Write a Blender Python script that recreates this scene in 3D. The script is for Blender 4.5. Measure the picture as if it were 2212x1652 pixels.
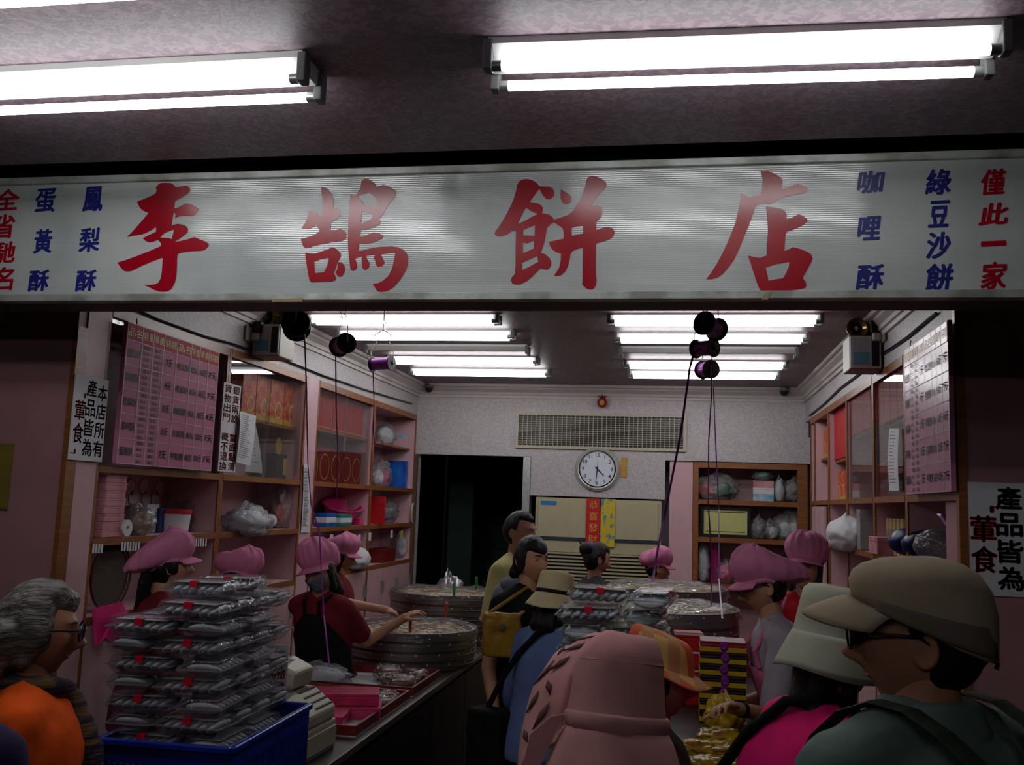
import bpy, bmesh, math, random
from math import sin, cos, pi, radians, sqrt, exp, atan2
from mathutils import Vector, Matrix, Euler

sc = bpy.context.scene
for _o in list(bpy.data.objects):
    bpy.data.objects.remove(_o, do_unlink=True)
C = bpy.context.collection

# ------------------------------------------------------------ camera
CH = 1.75                                   # height of the lens above the floor
F, CX, CY = 2050.0, 1106.0, 826.0           # focal length and centre in pixels of the 2212 x 1652 frame
ROT = Matrix(((0.98459234, -0.01172863, -0.17447165),
              (0.17148349, -0.13051799, 0.97650318),
              (0.03422474, 0.99137657, 0.12649574)))   # columns: camera right, up, forward
cam_d = bpy.data.cameras.new('camera')
cam_d.sensor_fit = 'HORIZONTAL'; cam_d.sensor_width = 36.0
cam_d.lens = F / 2212.0 * 36.0
cam_d.clip_start = 0.05
cam = bpy.data.objects.new('camera', cam_d); C.objects.link(cam)
r_, u_, f_ = ROT.col[0], ROT.col[1], ROT.col[2]
m4 = Matrix(((r_[0], u_[0], -f_[0], 0), (r_[1], u_[1], -f_[1], 0), (r_[2], u_[2], -f_[2], CH), (0, 0, 0, 1)))
cam.matrix_world = m4
sc.camera = cam

# ------------------------------------------------------------ world and exposure
w = bpy.data.worlds.new('dusk'); sc.world = w; w.use_nodes = True
w.node_tree.nodes['Background'].inputs[0].default_value = (0.35, 0.38, 0.5, 1)
w.node_tree.nodes['Background'].inputs[1].default_value = 0.006
sc.view_settings.view_transform = 'Standard'
sc.view_settings.look = 'None'
sc.view_settings.gamma = 1.0
sc.view_settings.use_curve_mapping = False
sc.view_settings.exposure = 0.0
TUBE = 13.5                                  # radiance of a lit fluorescent tube
sc.cycles.max_bounces = 8
sc.cycles.diffuse_bounces = 2
sc.cycles.transparent_max_bounces = 24
sc.cycles.sample_clamp_indirect = 4.0
sc.cycles.caustics_reflective = False
sc.cycles.caustics_refractive = False

# ------------------------------------------------------------ where a pixel meets a plane of the place
def ray(px, py):
    v = Vector((px - CX, -(py - CY), F)).normalized()
    return Vector((ROT[i][0]*v[0] + ROT[i][1]*v[1] + ROT[i][2]*v[2] for i in range(3)))
EYE = Vector((0, 0, CH))
def onY(px, py, Y): r = ray(px, py); return EYE + r*(Y/r.y)
def onX(px, py, X): r = ray(px, py); return EYE + r*(X/r.x)
def onZ(px, py, Z): r = ray(px, py); return EYE + r*((Z - CH)/r.z)
XL, XR, YB, ZC = -2.6, 1.16, 9.2, CH + 1.165   # cabinet faces, back wall, ceiling
def PL(px, py, d=0): return onX(px, py, XL + d)
def PR(px, py, d=0): return onX(px, py, XR - d)
def PB(px, py, d=0): return onY(px, py, YB - d)

# ------------------------------------------------------------ materials
MATS = {}
def lin(c): return tuple(((x/255)/12.92 if x/255 <= .04045 else ((x/255 + .055)/1.055)**2.4) for x in c)
def mat(name, rgb, rough=.6, spec=.4, metal=0, var=.12, vscale=12, bump=0, bscale=60, coat=0, sheen=0, emit=0, stretch=None, rgb2=None, thr=None):
    """procedural surface: base colour broken up by noise, optional relief"""
    if name in MATS: return MATS[name]
    m = bpy.data.materials.new(name); m.use_nodes = True; MATS[name] = m
    nt = m.node_tree; N = nt.nodes; L = nt.links
    b = N['Principled BSDF']
    c = lin(rgb); c2 = lin(rgb2) if rgb2 else tuple(x*(1 - var) for x in c)
    b.inputs['Roughness'].default_value = rough
    b.inputs['Specular IOR Level'].default_value = spec
    b.inputs['Metallic'].default_value = metal
    b.inputs['Coat Weight'].default_value = coat
    b.inputs['Sheen Weight'].default_value = sheen
    tc = N.new('ShaderNodeTexCoord'); mp = N.new('ShaderNodeMapping')
    L.new(tc.outputs['Object'], mp.inputs[0])
    if stretch: mp.inputs['Scale'].default_value = stretch
    nz = N.new('ShaderNodeTexNoise'); nz.inputs['Scale'].default_value = vscale; nz.inputs['Detail'].default_value = 4
    L.new(mp.outputs[0], nz.inputs[0])
    rp = N.new('ShaderNodeValToRGB')
    lo, hi = thr if thr else (.35, .65)
    rp.color_ramp.elements[0].position = lo; rp.color_ramp.elements[1].position = hi
    rp.color_ramp.elements[0].color = (*c2, 1); rp.color_ramp.elements[1].color = (*c, 1)
    L.new(nz.outputs[0], rp.inputs[0]); L.new(rp.outputs[0], b.inputs['Base Color'])
    if bump:
        n2 = N.new('ShaderNodeTexNoise'); n2.inputs['Scale'].default_value = bscale; n2.inputs['Detail'].default_value = 3
        L.new(mp.outputs[0], n2.inputs[0])
        bp = N.new('ShaderNodeBump'); bp.inputs['Strength'].default_value = bump; bp.inputs['Distance'].default_value = .01
        L.new(n2.outputs[0], bp.inputs['Height']); L.new(bp.outputs[0], b.inputs['Normal'])
    if emit:
        b.inputs['Emission Color'].default_value = (*c, 1); b.inputs['Emission Strength'].default_value = emit
    return m
def film(name, tint=(235, 238, 240), gloss=.08, rough=.12, haze=.06, bump=.3, bscale=40):
    """clear plastic or glass: see-through, Fresnel highlights, a little haze"""
    if name in MATS: return MATS[name]
    m = bpy.data.materials.new(name); m.use_nodes = True; MATS[name] = m
    nt = m.node_tree; N = nt.nodes; L = nt.links
    N.remove(N['Principled BSDF']); out = N['Material Output']
    tr = N.new('ShaderNodeBsdfTransparent'); tr.inputs[0].default_value = (*lin(tint), 1)
    gl = N.new('ShaderNodeBsdfGlossy'); gl.inputs['Roughness'].default_value = rough
    df = N.new('ShaderNodeBsdfDiffuse'); df.inputs[0].default_value = (.8, .8, .82, 1)
    lw = N.new('ShaderNodeLayerWeight'); lw.inputs[0].default_value = .5
    fr = N.new('ShaderNodeMath'); fr.operation = 'POWER'; fr.inputs[1].default_value = 5.6; L.new(lw.outputs['Facing'], fr.inputs[0])
    ad = N.new('ShaderNodeMath'); ad.operation = 'ADD'; ad.use_clamp = True; ad.inputs[1].default_value = gloss
    m1 = N.new('ShaderNodeMixShader'); m2 = N.new('ShaderNodeMixShader'); m2.inputs[0].default_value = haze
    if bump:
        tc = N.new('ShaderNodeTexCoord'); nz = N.new('ShaderNodeTexNoise'); nz.inputs['Scale'].default_value = bscale
        L.new(tc.outputs['Object'], nz.inputs[0])
        bp = N.new('ShaderNodeBump'); bp.inputs['Strength'].default_value = bump; bp.inputs['Distance'].default_value = .02
        L.new(nz.outputs[0], bp.inputs['Height'])
        L.new(bp.outputs[0], gl.inputs['Normal']); L.new(bp.outputs[0], lw.inputs['Normal'])
    L.new(fr.outputs[0], ad.inputs[0]); L.new(ad.outputs[0], m1.inputs[0])
    L.new(tr.outputs[0], m1.inputs[1]); L.new(gl.outputs[0], m1.inputs[2])
    L.new(m1.outputs[0], m2.inputs[1]); L.new(df.outputs[0], m2.inputs[2]); L.new(m2.outputs[0], out.inputs[0])
    return m
def paper_wall(name, a, b, scale=26, rough=.5):
    """wallpaper with a pearly leaf fleck"""
    m = mat(name, a, rough=rough, rgb2=b, vscale=scale, thr=(.46, .56), bump=.12, bscale=scale*1.6)
    N = m.node_tree.nodes
    for n in N:
        if n.type == 'TEX_NOISE': n.inputs['Distortion'].default_value = 1.2
    return m
def plaid(name, base, s1, s2, scale):
    m = bpy.data.materials.new(name); m.use_nodes = True; MATS[name] = m
    nt = m.node_tree; N = nt.nodes; L = nt.links; b = N['Principled BSDF']; b.inputs['Roughness'].default_value = .85
    tc = N.new('ShaderNodeTexCoord'); sx = N.new('ShaderNodeSeparateXYZ'); L.new(tc.outputs['Object'], sx.inputs[0])
    col = None
    for i, (ax, c) in enumerate((('X', s1), ('Y', s2))):
        mu = N.new('ShaderNodeMath'); mu.operation = 'MULTIPLY'; mu.inputs[1].default_value = scale*(1 if i else .8)
        L.new(sx.outputs[ax], mu.inputs[0])
        fr = N.new('ShaderNodeMath'); fr.operation = 'FRACT'; L.new(mu.outputs[0], fr.inputs[0])
        gt = N.new('ShaderNodeMath'); gt.operation = 'GREATER_THAN'; gt.inputs[1].default_value = .55; L.new(fr.outputs[0], gt.inputs[0])
        mx = N.new('ShaderNodeMix'); mx.data_type = 'RGBA'
        L.new(gt.outputs[0], mx.inputs[0])
        if col is None: mx.inputs[6].default_value = (*lin(base), 1)
        else: L.new(col, mx.inputs[6])
        mx.inputs[7].default_value = (*lin(c), 1)
        col = mx.outputs[2]
    L.new(col, b.inputs['Base Color'])
    return m

PINKW = mat('pink_laminate', (214, 172, 178), .45, var=.05)
PINKD = mat('pink_paint', (180, 130, 136), .55, var=.12, vscale=3)
WOOD = mat('wood_edge', (150, 92, 48), .4, var=.3, vscale=9, stretch=(1, 1, 8), bump=.05)
WPAPER = paper_wall('wallpaper', (200, 193, 193), (182, 174, 176), 48)
CEILM = paper_wall('ceiling_paper', (130, 112, 119), (106, 91, 99), 34)
CROWN = mat('crown_moulding', (205, 196, 192), .5, var=.06)
METAL = mat('aluminium', (176, 180, 178), .38, metal=.75, var=.18, vscale=30, bump=.06, bscale=90)
STEEL = mat('steamer_metal', (150, 140, 140), .38, metal=.85, var=.2, vscale=6, bump=.05)
CHROME = mat('chrome', (215, 215, 215), .12, metal=1, var=.02)
BLACK = mat('black_plastic', (18, 18, 20), .4)
DARK = mat('dark_laminate', (26, 22, 22), .5, var=.2)
WHITE = mat('white_enamel', (225, 226, 222), .4, var=.03)
CREAM = mat('cream_plastic', (188, 178, 156), .45, var=.06)
PAPER = mat('paper', (222, 222, 226), .8, var=.05)
GREY = mat('grey_plastic', (110, 110, 112), .45)
RED = mat('red_card', (196, 22, 30), .5, var=.1)
REDLET = mat('sign_red', (165, 10, 32), .2, spec=.5, var=.06)
BLUELET = mat('sign_blue', (34, 40, 120), .3, var=.06)
INK = mat('ink_green_black', (30, 44, 40), .6)
REDINK = mat('ink_red', (178, 28, 36), .6)
GOLD = mat('gold_print', (214, 168, 66), .5)
PURPLE = mat('purple_ribbon', (140, 46, 150), .3, spec=.6, var=.15, vscale=4)
FILM = film('cling_film', bump=1.0, bscale=26, gloss=.1, rough=.13, haze=.05)
CLEAR = film('clear_clamshell', bump=.35, bscale=40, gloss=.07, rough=.08, haze=.025)
BAGF = film('poly_bag', bump=1.0, bscale=34, gloss=.09, rough=.16, haze=.13)
GLASS = film('sheet_glass', tint=(240, 241, 241), gloss=.025, rough=.0, haze=.006, bump=0)
SKIN = mat('skin', (196, 142, 112), .55, var=.08, vscale=6)
SKIN2 = mat('skin_tan', (172, 118, 90), .55, var=.1, vscale=6)
HAIR = mat('black_hair', (16, 13, 13), .45, var=.4, vscale=30, bump=.4, bscale=120, stretch=(6, 6, 1))
HAIRB = mat('brown_black_hair', (34, 24, 20), .45, var=.4, vscale=30, bump=.4, bscale=120, stretch=(6, 6, 1))
HAIRG = mat('grey_hair', (128, 122, 116), .5, rgb2=(52, 48, 48), vscale=26, stretch=(2.2, .5, 2.2), bump=.6, bscale=60)
CAPP = mat('pink_cap_cloth', (222, 132, 172), .8, var=.08, bump=.15, bscale=500)
def cloth(name, rgb, var=.14, fold=.5):
    return mat(name, rgb, .85, spec=.2, var=var, vscale=10, bump=fold, bscale=14)

# ------------------------------------------------------------ mesh collector
class MB:
    def __init__(s): s.v = []; s.f = []
    def add(s, vs, fs, M=None):
        o = len(s.v)
        s.v += [tuple(M @ Vector(v)) if M else tuple(v) for v in vs]
        s.f += [tuple(i + o for i in f) for f in fs]
        return s
    def box(s, a, b, M=None):
        x0, y0, z0 = a; x1, y1, z1 = b
        vs = [(x0, y0, z0), (x1, y0, z0), (x1, y1, z0), (x0, y1, z0), (x0, y0, z1), (x1, y0, z1), (x1, y1, z1), (x0, y1, z1)]
        return s.add(vs, [(3, 2, 1, 0), (4, 5, 6, 7), (0, 1, 5, 4), (1, 2, 6, 5), (2, 3, 7, 6), (3, 0, 4, 7)], M)
    def rings(s, rings, caps=True, closed=False):
        """loft through rings of equal length"""
        n = len(rings[0]); o = len(s.v)
        for r in rings: s.v += [tuple(p) for p in r]
        k = len(rings)
        for i in range(k if closed else k - 1):
            a = o + i*n; b = o + ((i + 1) % k)*n
            for j in range(n):
                j2 = (j + 1) % n
                s.f.append((a + j, a + j2, b + j2, b + j))
        if caps and not closed:
            s.f.append(tuple(o + j for j in reversed(range(n)))); s.f.append(tuple(o + (k - 1)*n + j for j in range(n)))
        return s
    def cyl(s, p0, p1, r0, r1=None, n=12, caps=True):
        return s.tube([p0, p1], [r0, r0 if r1 is None else r1], n, caps)
    def tube(s, pts, r, n=8, caps=True):
        pts = [Vector(p) for p in pts]
        rs = r if isinstance(r, (list, tuple)) else [r]*len(pts)
        rg = []; up = None
        for i, p in enumerate(pts):
            d = (pts[min(i + 1, len(pts) - 1)] - pts[max(i - 1, 0)]).normalized()
            if up is None: up = Vector((0, 0, 1)) if abs(d.z) < .9 else Vector((1, 0, 0))
            a = d.cross(up).normalized(); b_ = a.cross(d).normalized(); up = b_
            rg.append([p + (a*cos(2*pi*j/n) + b_*sin(2*pi*j/n))*rs[i] for j in range(n)])
        return s.rings(rg, caps)
    def lathe(s, prof, n=32, M=None, caps=True, closed=False):
        rg = [[(r*cos(2*pi*j/n), r*sin(2*pi*j/n), z) for j in range(n)] for r, z in prof]
        if M: rg = [[M @ Vector(p) for p in q] for q in rg]
        return s.rings(rg, caps, closed)
    def ball(s, c, r, n=12, k=8, M=None):
        rx, ry, rz = r if isinstance(r, (tuple, list)) else (r, r, r)
        rg = []
        for i in range(k + 1):
            t = pi*(i + .02)/(k + .04)
            rg.append([Vector((rx*sin(t)*cos(2*pi*j/n), ry*sin(t)*sin(2*pi*j/n), -rz*cos(t))) for j in range(n)])
        T = Matrix.Translation(Vector(c)) @ (M if M else Matrix())
        return s.rings([[T @ p for p in q] for q in rg])
    def cap(s, p0, p1, r0, r1=None, n=12):
        """capsule with round ends"""
        r1 = r0 if r1 is None else r1
        p0 = Vector(p0); p1 = Vector(p1); d = (p1 - p0).normalized()
        pts = [p0 - d*r0*.98, p0 - d*r0*.7, p0, p1, p1 + d*r1*.7, p1 + d*r1*.98]
        return s.tube(pts, [r0*.15, r0*.71, r0, r1, r1*.71, r1*.15], n)
    def poly(s, pts, h):
        """flat outline extruded by vector h"""
        n = len(pts); h = Vector(h); a = [Vector(p) for p in pts]
        return s.add([tuple(p) for p in a] + [tuple(p + h) for p in a],
                     [tuple(range(n))[::-1], tuple(range(n, 2*n))] + [(i, (i + 1) % n, n + (i + 1) % n, n + i) for i in range(n)])
    def mesh(s, name='mesh'):
        me = bpy.data.meshes.new(name); me.from_pydata(s.v, [], s.f)
        bm = bmesh.new(); bm.from_mesh(me); bmesh.ops.recalc_face_normals(bm, faces=bm.faces); bm.to_mesh(me); bm.free()
        return me

def smooth(me, ang=40):
    me.polygons.foreach_set('use_smooth', [True]*len(me.polygons))
    try: me.set_sharp_from_angle(angle=radians(ang))
    except Exception: pass
    return me
def obj(name, mb, m, parent=None, sm=None, bevel=0, loc=None, solid=0, sub=0):
    me = mb.mesh(name) if isinstance(mb, MB) else mb
    if sm: smooth(me, sm)
    if m and not me.materials: me.materials.append(m)
    o = bpy.data.objects.new(name, me); C.objects.link(o)
    if parent: o.parent = parent
    if loc is not None: o.location = loc
    if solid:
        md = o.modifiers.new('s', 'SOLIDIFY'); md.thickness = solid; md.offset = 0
    if bevel:
        md = o.modifiers.new('b', 'BEVEL'); md.width = bevel; md.segments = 2; md.limit_method = 'ANGLE'
    if sub:
        md = o.modifiers.new('d', 'SUBSURF'); md.levels = sub; md.render_levels = sub
    return o
def tag(o, label, cat, group=None):
    o['label'] = label; o['category'] = cat
    if group: o['group'] = group
    return o
def thing(name, label, cat, loc=(0, 0, 0), rz=0, group=None):
    o = bpy.data.objects.new(name, None); C.objects.link(o); o.empty_display_size = .05
    o.location = loc; o.rotation_euler = (0, 0, rz)
    return tag(o, label, cat, group)
def struct(name, mb, m, parent=None, sm=None, bevel=0):
    o = obj(name, mb, m, parent, sm, bevel)
    if not parent: o['kind'] = 'structure'
    return o
def dup(root, loc=None, rz=None, label=None, parent=None, rot=None):
    r = root.copy(); C.objects.link(r)
    if parent: r.parent = parent
    if loc is not None: r.location = loc
    if rz is not None: r.rotation_euler = (0, 0, rz)
    if rot is not None: r.rotation_euler = rot
    if label: r['label'] = label
    for ch in list(root.children): dup(ch, parent=r)
    return r
def evalmesh(o):
    dg = bpy.context.evaluated_depsgraph_get(); dg.update()
    me = bpy.data.meshes.new_from_object(o.evaluated_get(dg))
    bpy.data.objects.remove(o, do_unlink=True)
    return me
def blob(mb, vox, it=4, fac=.5, disp=None):
    """weld overlapping closed shapes into one continuous skin"""
    o = bpy.data.objects.new('t', mb.mesh('t')); C.objects.link(o)
    md = o.modifiers.new('r', 'REMESH'); md.mode = 'VOXEL'; md.voxel_size = vox; md.use_smooth_shade = True
    if it:
        md = o.modifiers.new('s', 'SMOOTH'); md.iterations = it; md.factor = fac
    if disp:
        tx = bpy.data.textures.new('n', 'CLOUDS'); tx.noise_scale = disp[1]
        md = o.modifiers.new('d', 'DISPLACE'); md.texture = tx; md.strength = disp[0]; md.mid_level = .5; md.texture_coords = 'LOCAL'
    me = evalmesh(o)
    me.polygons.foreach_set('use_smooth', [True]*len(me.polygons))
    return me
def join(meshes):
    """several meshes as one, material slots kept by the first"""
    mb = MB()
    for me in meshes:
        mb.add([v.co[:] for v in me.vertices], [tuple(p.vertices) for p in me.polygons])
    me = bpy.data.meshes.new('j'); me.from_pydata(mb.v, [], mb.f)
    me.polygons.foreach_set('use_smooth', [True]*len(me.polygons))
    return me
_TX = {}
def glyphs(body, bold=0, shear=0):
    """outline of a printed word as flat faces, centred, 1 unit high"""
    k = (body, bold, shear)
    if k not in _TX:
        c = bpy.data.curves.new('t', 'FONT'); c.body = body; c.align_x = 'CENTER'; c.align_y = 'CENTER'
        c.offset = bold; c.shear = shear; c.resolution_u = 3
        o = bpy.data.objects.new('t', c); C.objects.link(o)
        me = evalmesh(o)
        vs = [v.co.copy() for v in me.vertices]
        x0 = min(v.x for v in vs); x1 = max(v.x for v in vs); y0 = min(v.y for v in vs); y1 = max(v.y for v in vs)
        _TX[k] = ([((v.x - (x0 + x1)/2), (v.y - (y0 + y1)/2), 0) for v in vs], [tuple(p.vertices) for p in me.polygons], x1 - x0, y1 - y0)
        bpy.data.meshes.remove(me); bpy.data.curves.remove(c)
    return _TX[k]
def put_text(mb, body, cen, ux, uy, w, h, bold=0, shear=0, keep=False):
    """print a word centred at cen, width w along ux, height h along uy"""
    vs, fs, gw, gh = glyphs(body, bold, shear)
    sx, sy = w/max(gw, 1e-4), h/max(gh, 1e-4)
    if keep: sx = sy = min(sx, sy)
    ux = Vector(ux); uy = Vector(uy); cen = Vector(cen)
    mb.add([tuple(cen + ux*(v[0]*sx) + uy*(v[1]*sy)) for v in vs], fs)
def outline(loops, fmap):
    """filled outline with holes: loops of 2-D points, fmap sends a point into space"""
    c = bpy.data.curves.new('t', 'CURVE'); c.dimensions = '2D'; c.fill_mode = 'BOTH'
    for lp in loops:
        sp = c.splines.new('POLY'); sp.points.add(len(lp) - 1)
        for p, q in zip(sp.points, lp): p.co = (q[0]/100, -q[1]/100, 0, 1)
        sp.use_cyclic_u = True
    o = bpy.data.objects.new('t', c); C.objects.link(o); me = evalmesh(o)
    mb = MB(); mb.add([tuple(fmap(v.co.x*100, -v.co.y*100)) for v in me.vertices], [tuple(p.vertices) for p in me.polygons])
    bpy.data.meshes.remove(me)
    return mb
rnd = random.Random(7)
# ============================================================ THE SHELL
ZF = 0.0
struct('floor', MB().box((-5.5, -5, -.1), (5, 12.6, 0)), mat('floor_tile', (70, 62, 60), .35, var=.3, vscale=4))
YS = 2.99                                    # where the arcade ceiling stops in front of the sign
struct('ceiling', MB().box((-5.5, -5, ZC), (5, YS, ZC + .12)).box((-5.5, YS, ZC + .55), (5, 3.36, ZC + .65))
       .box((-5.5, 3.30, ZC), (5, 3.36, ZC + .55)).box((-5.5, YS - .02, ZC), (5, YS, ZC + .6)).box((-3.0, 3.36, ZC), (1.6, 9.4, ZC + .12)), CEILM)
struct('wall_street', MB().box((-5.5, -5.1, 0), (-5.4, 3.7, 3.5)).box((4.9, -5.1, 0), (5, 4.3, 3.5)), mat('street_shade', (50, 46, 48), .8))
YPL, YPR = PL(170, 700).y, 4.25
YC0 = PL(207, 1003).y
struct('wall_left_pier', MB().box((-5.5, YPL, 0), (XL, YC0 - .002, ZC)), PINKD)
struct('trim_1', MB().box((XL - .012, YPL - .014, 0), (XL + .012, YPL + .055, ZC - .46)), WOOD)
struct('trim_2', MB().box((XL - .02, YPL + .06, .9), (XL + .006, YC0 - .004, ZC - .3)), PINKW)
struct('wall_right_pier', MB().box((XR + .015, YPR, 0), (5, YPR + .3, ZC)), PINKD)
struct('trim_3', MB().box((XR - .012, YPR - .012, 0), (XR + .022, YPR + .03, ZC)), WOOD)
ZT = PL(460, 738).z                          # top of the wall cabinets
struct('wall_left', MB().box((-3.1, YC0, 0), (XL - .36, 9.4, ZC)), WPAPER)
struct('wall_left_upper', MB().box((XL - .355, YC0, ZT), (XL, YB - .002, ZC - .002)), WPAPER)
struct('wall_right', MB().box((XR + .36, 4.55, 0), (1.7, 9.4, ZC)), WPAPER)
struct('wall_right_upper', MB().box((XR, 4.3, ZT), (XR + .355, YB - .002, ZC - .002)), WPAPER)
# back wall with a doorway, a niche for the cooler and a niche for shelves
xd0, xd1 = PB(903, 990).x, PB(1147, 1000).x
zd = PB(1020, 983).z
xa1 = PB(1437, 1000).x; za = PB(1290, 1074).z
xs0 = PB(1440, 1000).x; zs = PB(1600, 998).z
struct('wall_back', MB().box((-2.95, YB, zd), (1.5, YB + .12, ZC - .002)), WPAPER)
struct('wall_back_side', MB().box((-2.95, YB, 0), (xd0, YB + .12, zd)), WPAPER)
struct('wall_back_clock', MB().box((xd1, YB, za), (xa1, YB + .12, zd)), WPAPER)
struct('wall_back_strip', MB().box((xa1, YB, zs), (1.5, YB + .12, zd)), WPAPER)
struct('wall_back_niche', MB().box((xd1, YB + .5, 0), (1.5, YB + .6, zd)), WPAPER)
struct('trim_4', MB().box((PB(1131, 1000).x, YB - .02, 0), (xd1 - .002, YB + .14, zd - .004)), METAL)
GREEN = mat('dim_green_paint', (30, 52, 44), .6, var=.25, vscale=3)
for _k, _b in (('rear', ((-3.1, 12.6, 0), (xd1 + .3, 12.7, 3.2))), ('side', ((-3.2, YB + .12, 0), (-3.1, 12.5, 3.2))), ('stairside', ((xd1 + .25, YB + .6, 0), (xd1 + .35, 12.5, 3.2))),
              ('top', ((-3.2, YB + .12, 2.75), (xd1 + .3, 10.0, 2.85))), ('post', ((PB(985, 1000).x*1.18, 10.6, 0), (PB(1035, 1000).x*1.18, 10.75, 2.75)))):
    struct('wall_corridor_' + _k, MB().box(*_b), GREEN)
# crown mouldings: stepped profile along three walls
def crown(name, f):
    prof = [(0, -.13), (.018, -.13), (.02, -.105), (.034, -.1), (.036, -.075), (.06, -.045), (.062, -.03), (.085, -.025), (.088, 0), (0, 0)]
    mb = MB()
    mb.rings([[f(a, b, t) for a, b in prof] for t in (0, 1)])
    struct(name, mb, CROWN)
crown('trim_5', lambda a, b, t: (XL + a, 3.4 + 5.8*t, ZC + b))
crown('trim_6', lambda a, b, t: (XR - a, 3.4 + 5.8*t, ZC + b))
crown('trim_7', lambda a, b, t: (XL + (XR - XL)*t, YB - a, ZC + b))

# ============================================================ LAMPS
TUBEM = bpy.data.materials.new('lit_tube'); TUBEM.use_nodes = True
_b = TUBEM.node_tree.nodes['Principled BSDF']
_b.inputs['Base Color'].default_value = (.9, .9, .9, 1)
_b.inputs['Emission Color'].default_value = (.97, .98, 1.0, 1); _b.inputs['Emission Strength'].default_value = TUBE
def fixture(lit=True, L=1.23, k=1.0):
    t = thing('fluorescent_light', 'x x x x', 'ceiling light')
    h = L/2
    prof = [(-.075*k, 0), (.075*k, 0), (.075*k, -.018*k), (.03*k, -.05*k), (-.03*k, -.05*k), (-.075*k, -.018*k)]
    mb = MB(); mb.rings([[(s, y, z) for y, z in prof] for s in (-h, h)]); obj('housing', mb, WHITE, t)
    for s in (-1, 1):
        for y in (-.06*k, .06*k):
            obj('lamp_holder', MB().box((s*h - .012, y - .02*k, -.085*k), (s*h + .012, y + .02*k, -.004)), GREY, t, bevel=.004)
    for y in (-.058*k, .058*k):
        if lit:
            obj('tube', MB().cyl((-h + .035, y, -.07*k), (h - .035, y, -.07*k), .0135, n=10), TUBEM, t, sm=50)
            for s in (-1, 1):
                obj('tube_cap', MB().cyl((s*(h - .035), y, -.07*k), (s*(h - .012), y, -.07*k), .0138, n=10), METAL, t, sm=50)
    return t
lit0 = fixture(); lit1 = fixture(True, 1.24, .72); off0 = fixture(False, 1.24, .8)
def hang(src, first, x0, x1, Y, label, rz=0):
    o = src if first else dup(src)
    o.location = ((x0 + x1)/2, Y, ZC); o.rotation_euler = (0, 0, rz); o['label'] = label; o['group'] = 'fluorescent lights on the ceilings'
yt = (onZ(1105, 185, CH + 1.095).y + onZ(1105, 155, CH + 1.095).y)/2
hang(lit0, True, -.49, .74, yt, 'twin-tube ceiling lamp before the sign, above its last red characters', .03)
xl = onZ(690, 205, CH + 1.095)
hang(lit0, False, xl.x - 1.24, xl.x, yt, 'twin-tube ceiling lamp before the sign, above its first red characters', .0)
hang(lit0, False, -2.24, -1.0, 1.745, 'twin-tube lamp cut by the upper edge of the picture above the red 全')
for k, (x, y) in enumerate(((-1.7, -1.2), (.1, -1.2))):
    hang(lit0, False, x - .62, x + .62, y, 'twin-tube lamp on the arcade ceiling over the street side')
ROWL = [(880, 702), (940, 735), (990, 766), (1015, 788), (1035, 813)]
ROWR = [(1540, 704), (1540, 742), (1540, 772), (1536, 798), (1533, 819)]
nth = ['first', 'second', 'third', 'fourth', 'fifth']
for side, rows, x0, x1, where in ((0, ROWL, -2.37, -1.10, 'by the red gift boxes'), (1, ROWR, -.44, .82, 'by the wall with the brass lamp heads')):
    for i, (px, py) in enumerate(rows):
        Y = onZ(px, py, CH + 1.095).y
        if i == 2: hang(off0, side == 0, x0, x1, Y, 'lamp housing without tubes, row ' + where)
        else: hang(lit1, i + side == 0, x0, x1, Y, '%s lit lamp from the shop front, row %s' % (nth[i], where))

# ============================================================ THE SIGN
SB = (3.165, CH + .700); ST = (3.112, CH + 1.151)       # foot and head of the leaning sign face (Y, Z)
_n = Vector((0, -(ST[1] - SB[1]), (ST[0] - SB[0]))).normalized()
def onS(px, py, d=0):
    r = ray(px, py); p0 = Vector((0, SB[0], SB[1])); t = (p0 - EYE).dot(_n)/r.dot(_n)
    return EYE + r*t + _n*d
sign = thing('shop_sign', 'long white lightbox sign reading 李鵠餅店 in large red brush characters', 'sign', (-.8, 3.2, SB[1]))
O = sign.location
SW = bpy.data.materials.new('sign_face'); SW.use_nodes = True
_N, _L = SW.node_tree.nodes, SW.node_tree.links; _b = _N['Principled BSDF']
_b.inputs['Base Color'].default_value = (*lin((196, 200, 198)), 1); _b.inputs['Roughness'].default_value = .13; _b.inputs['Specular IOR Level'].default_value = .9
_tc = _N.new('ShaderNodeTexCoord'); _wv = _N.new('ShaderNodeTexWave'); _wv.bands_direction = 'Z'; _wv.inputs['Scale'].default_value = 46; _wv.inputs['Distortion'].default_value = .3
_bp = _N.new('ShaderNodeBump'); _bp.inputs['Strength'].default_value = .1; _bp.inputs['Distance'].default_value = .002
_L.new(_tc.outputs['Object'], _wv.inputs[0]); _L.new(_wv.outputs[0], _bp.inputs['Height']); _L.new(_bp.outputs[0], _b.inputs['Normal'])
_nz = _N.new('ShaderNodeTexNoise'); _nz.inputs['Scale'].default_value = 2.2; _nz.inputs['Detail'].default_value = 6
_rp = _N.new('ShaderNodeValToRGB'); _rp.color_ramp.elements[0].position = .3; _rp.color_ramp.elements[1].position = .6
_rp.color_ramp.elements[0].color = (*lin((168, 174, 172)), 1); _rp.color_ramp.elements[1].color = (*lin((198, 202, 200)), 1)
_L.new(_tc.outputs['Object'], _nz.inputs[0]); _L.new(_nz.outputs[0], _rp.inputs[0]); _L.new(_rp.outputs[0], _b.inputs['Base Color'])
X0, X1 = -3.6, 2.0
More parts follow.
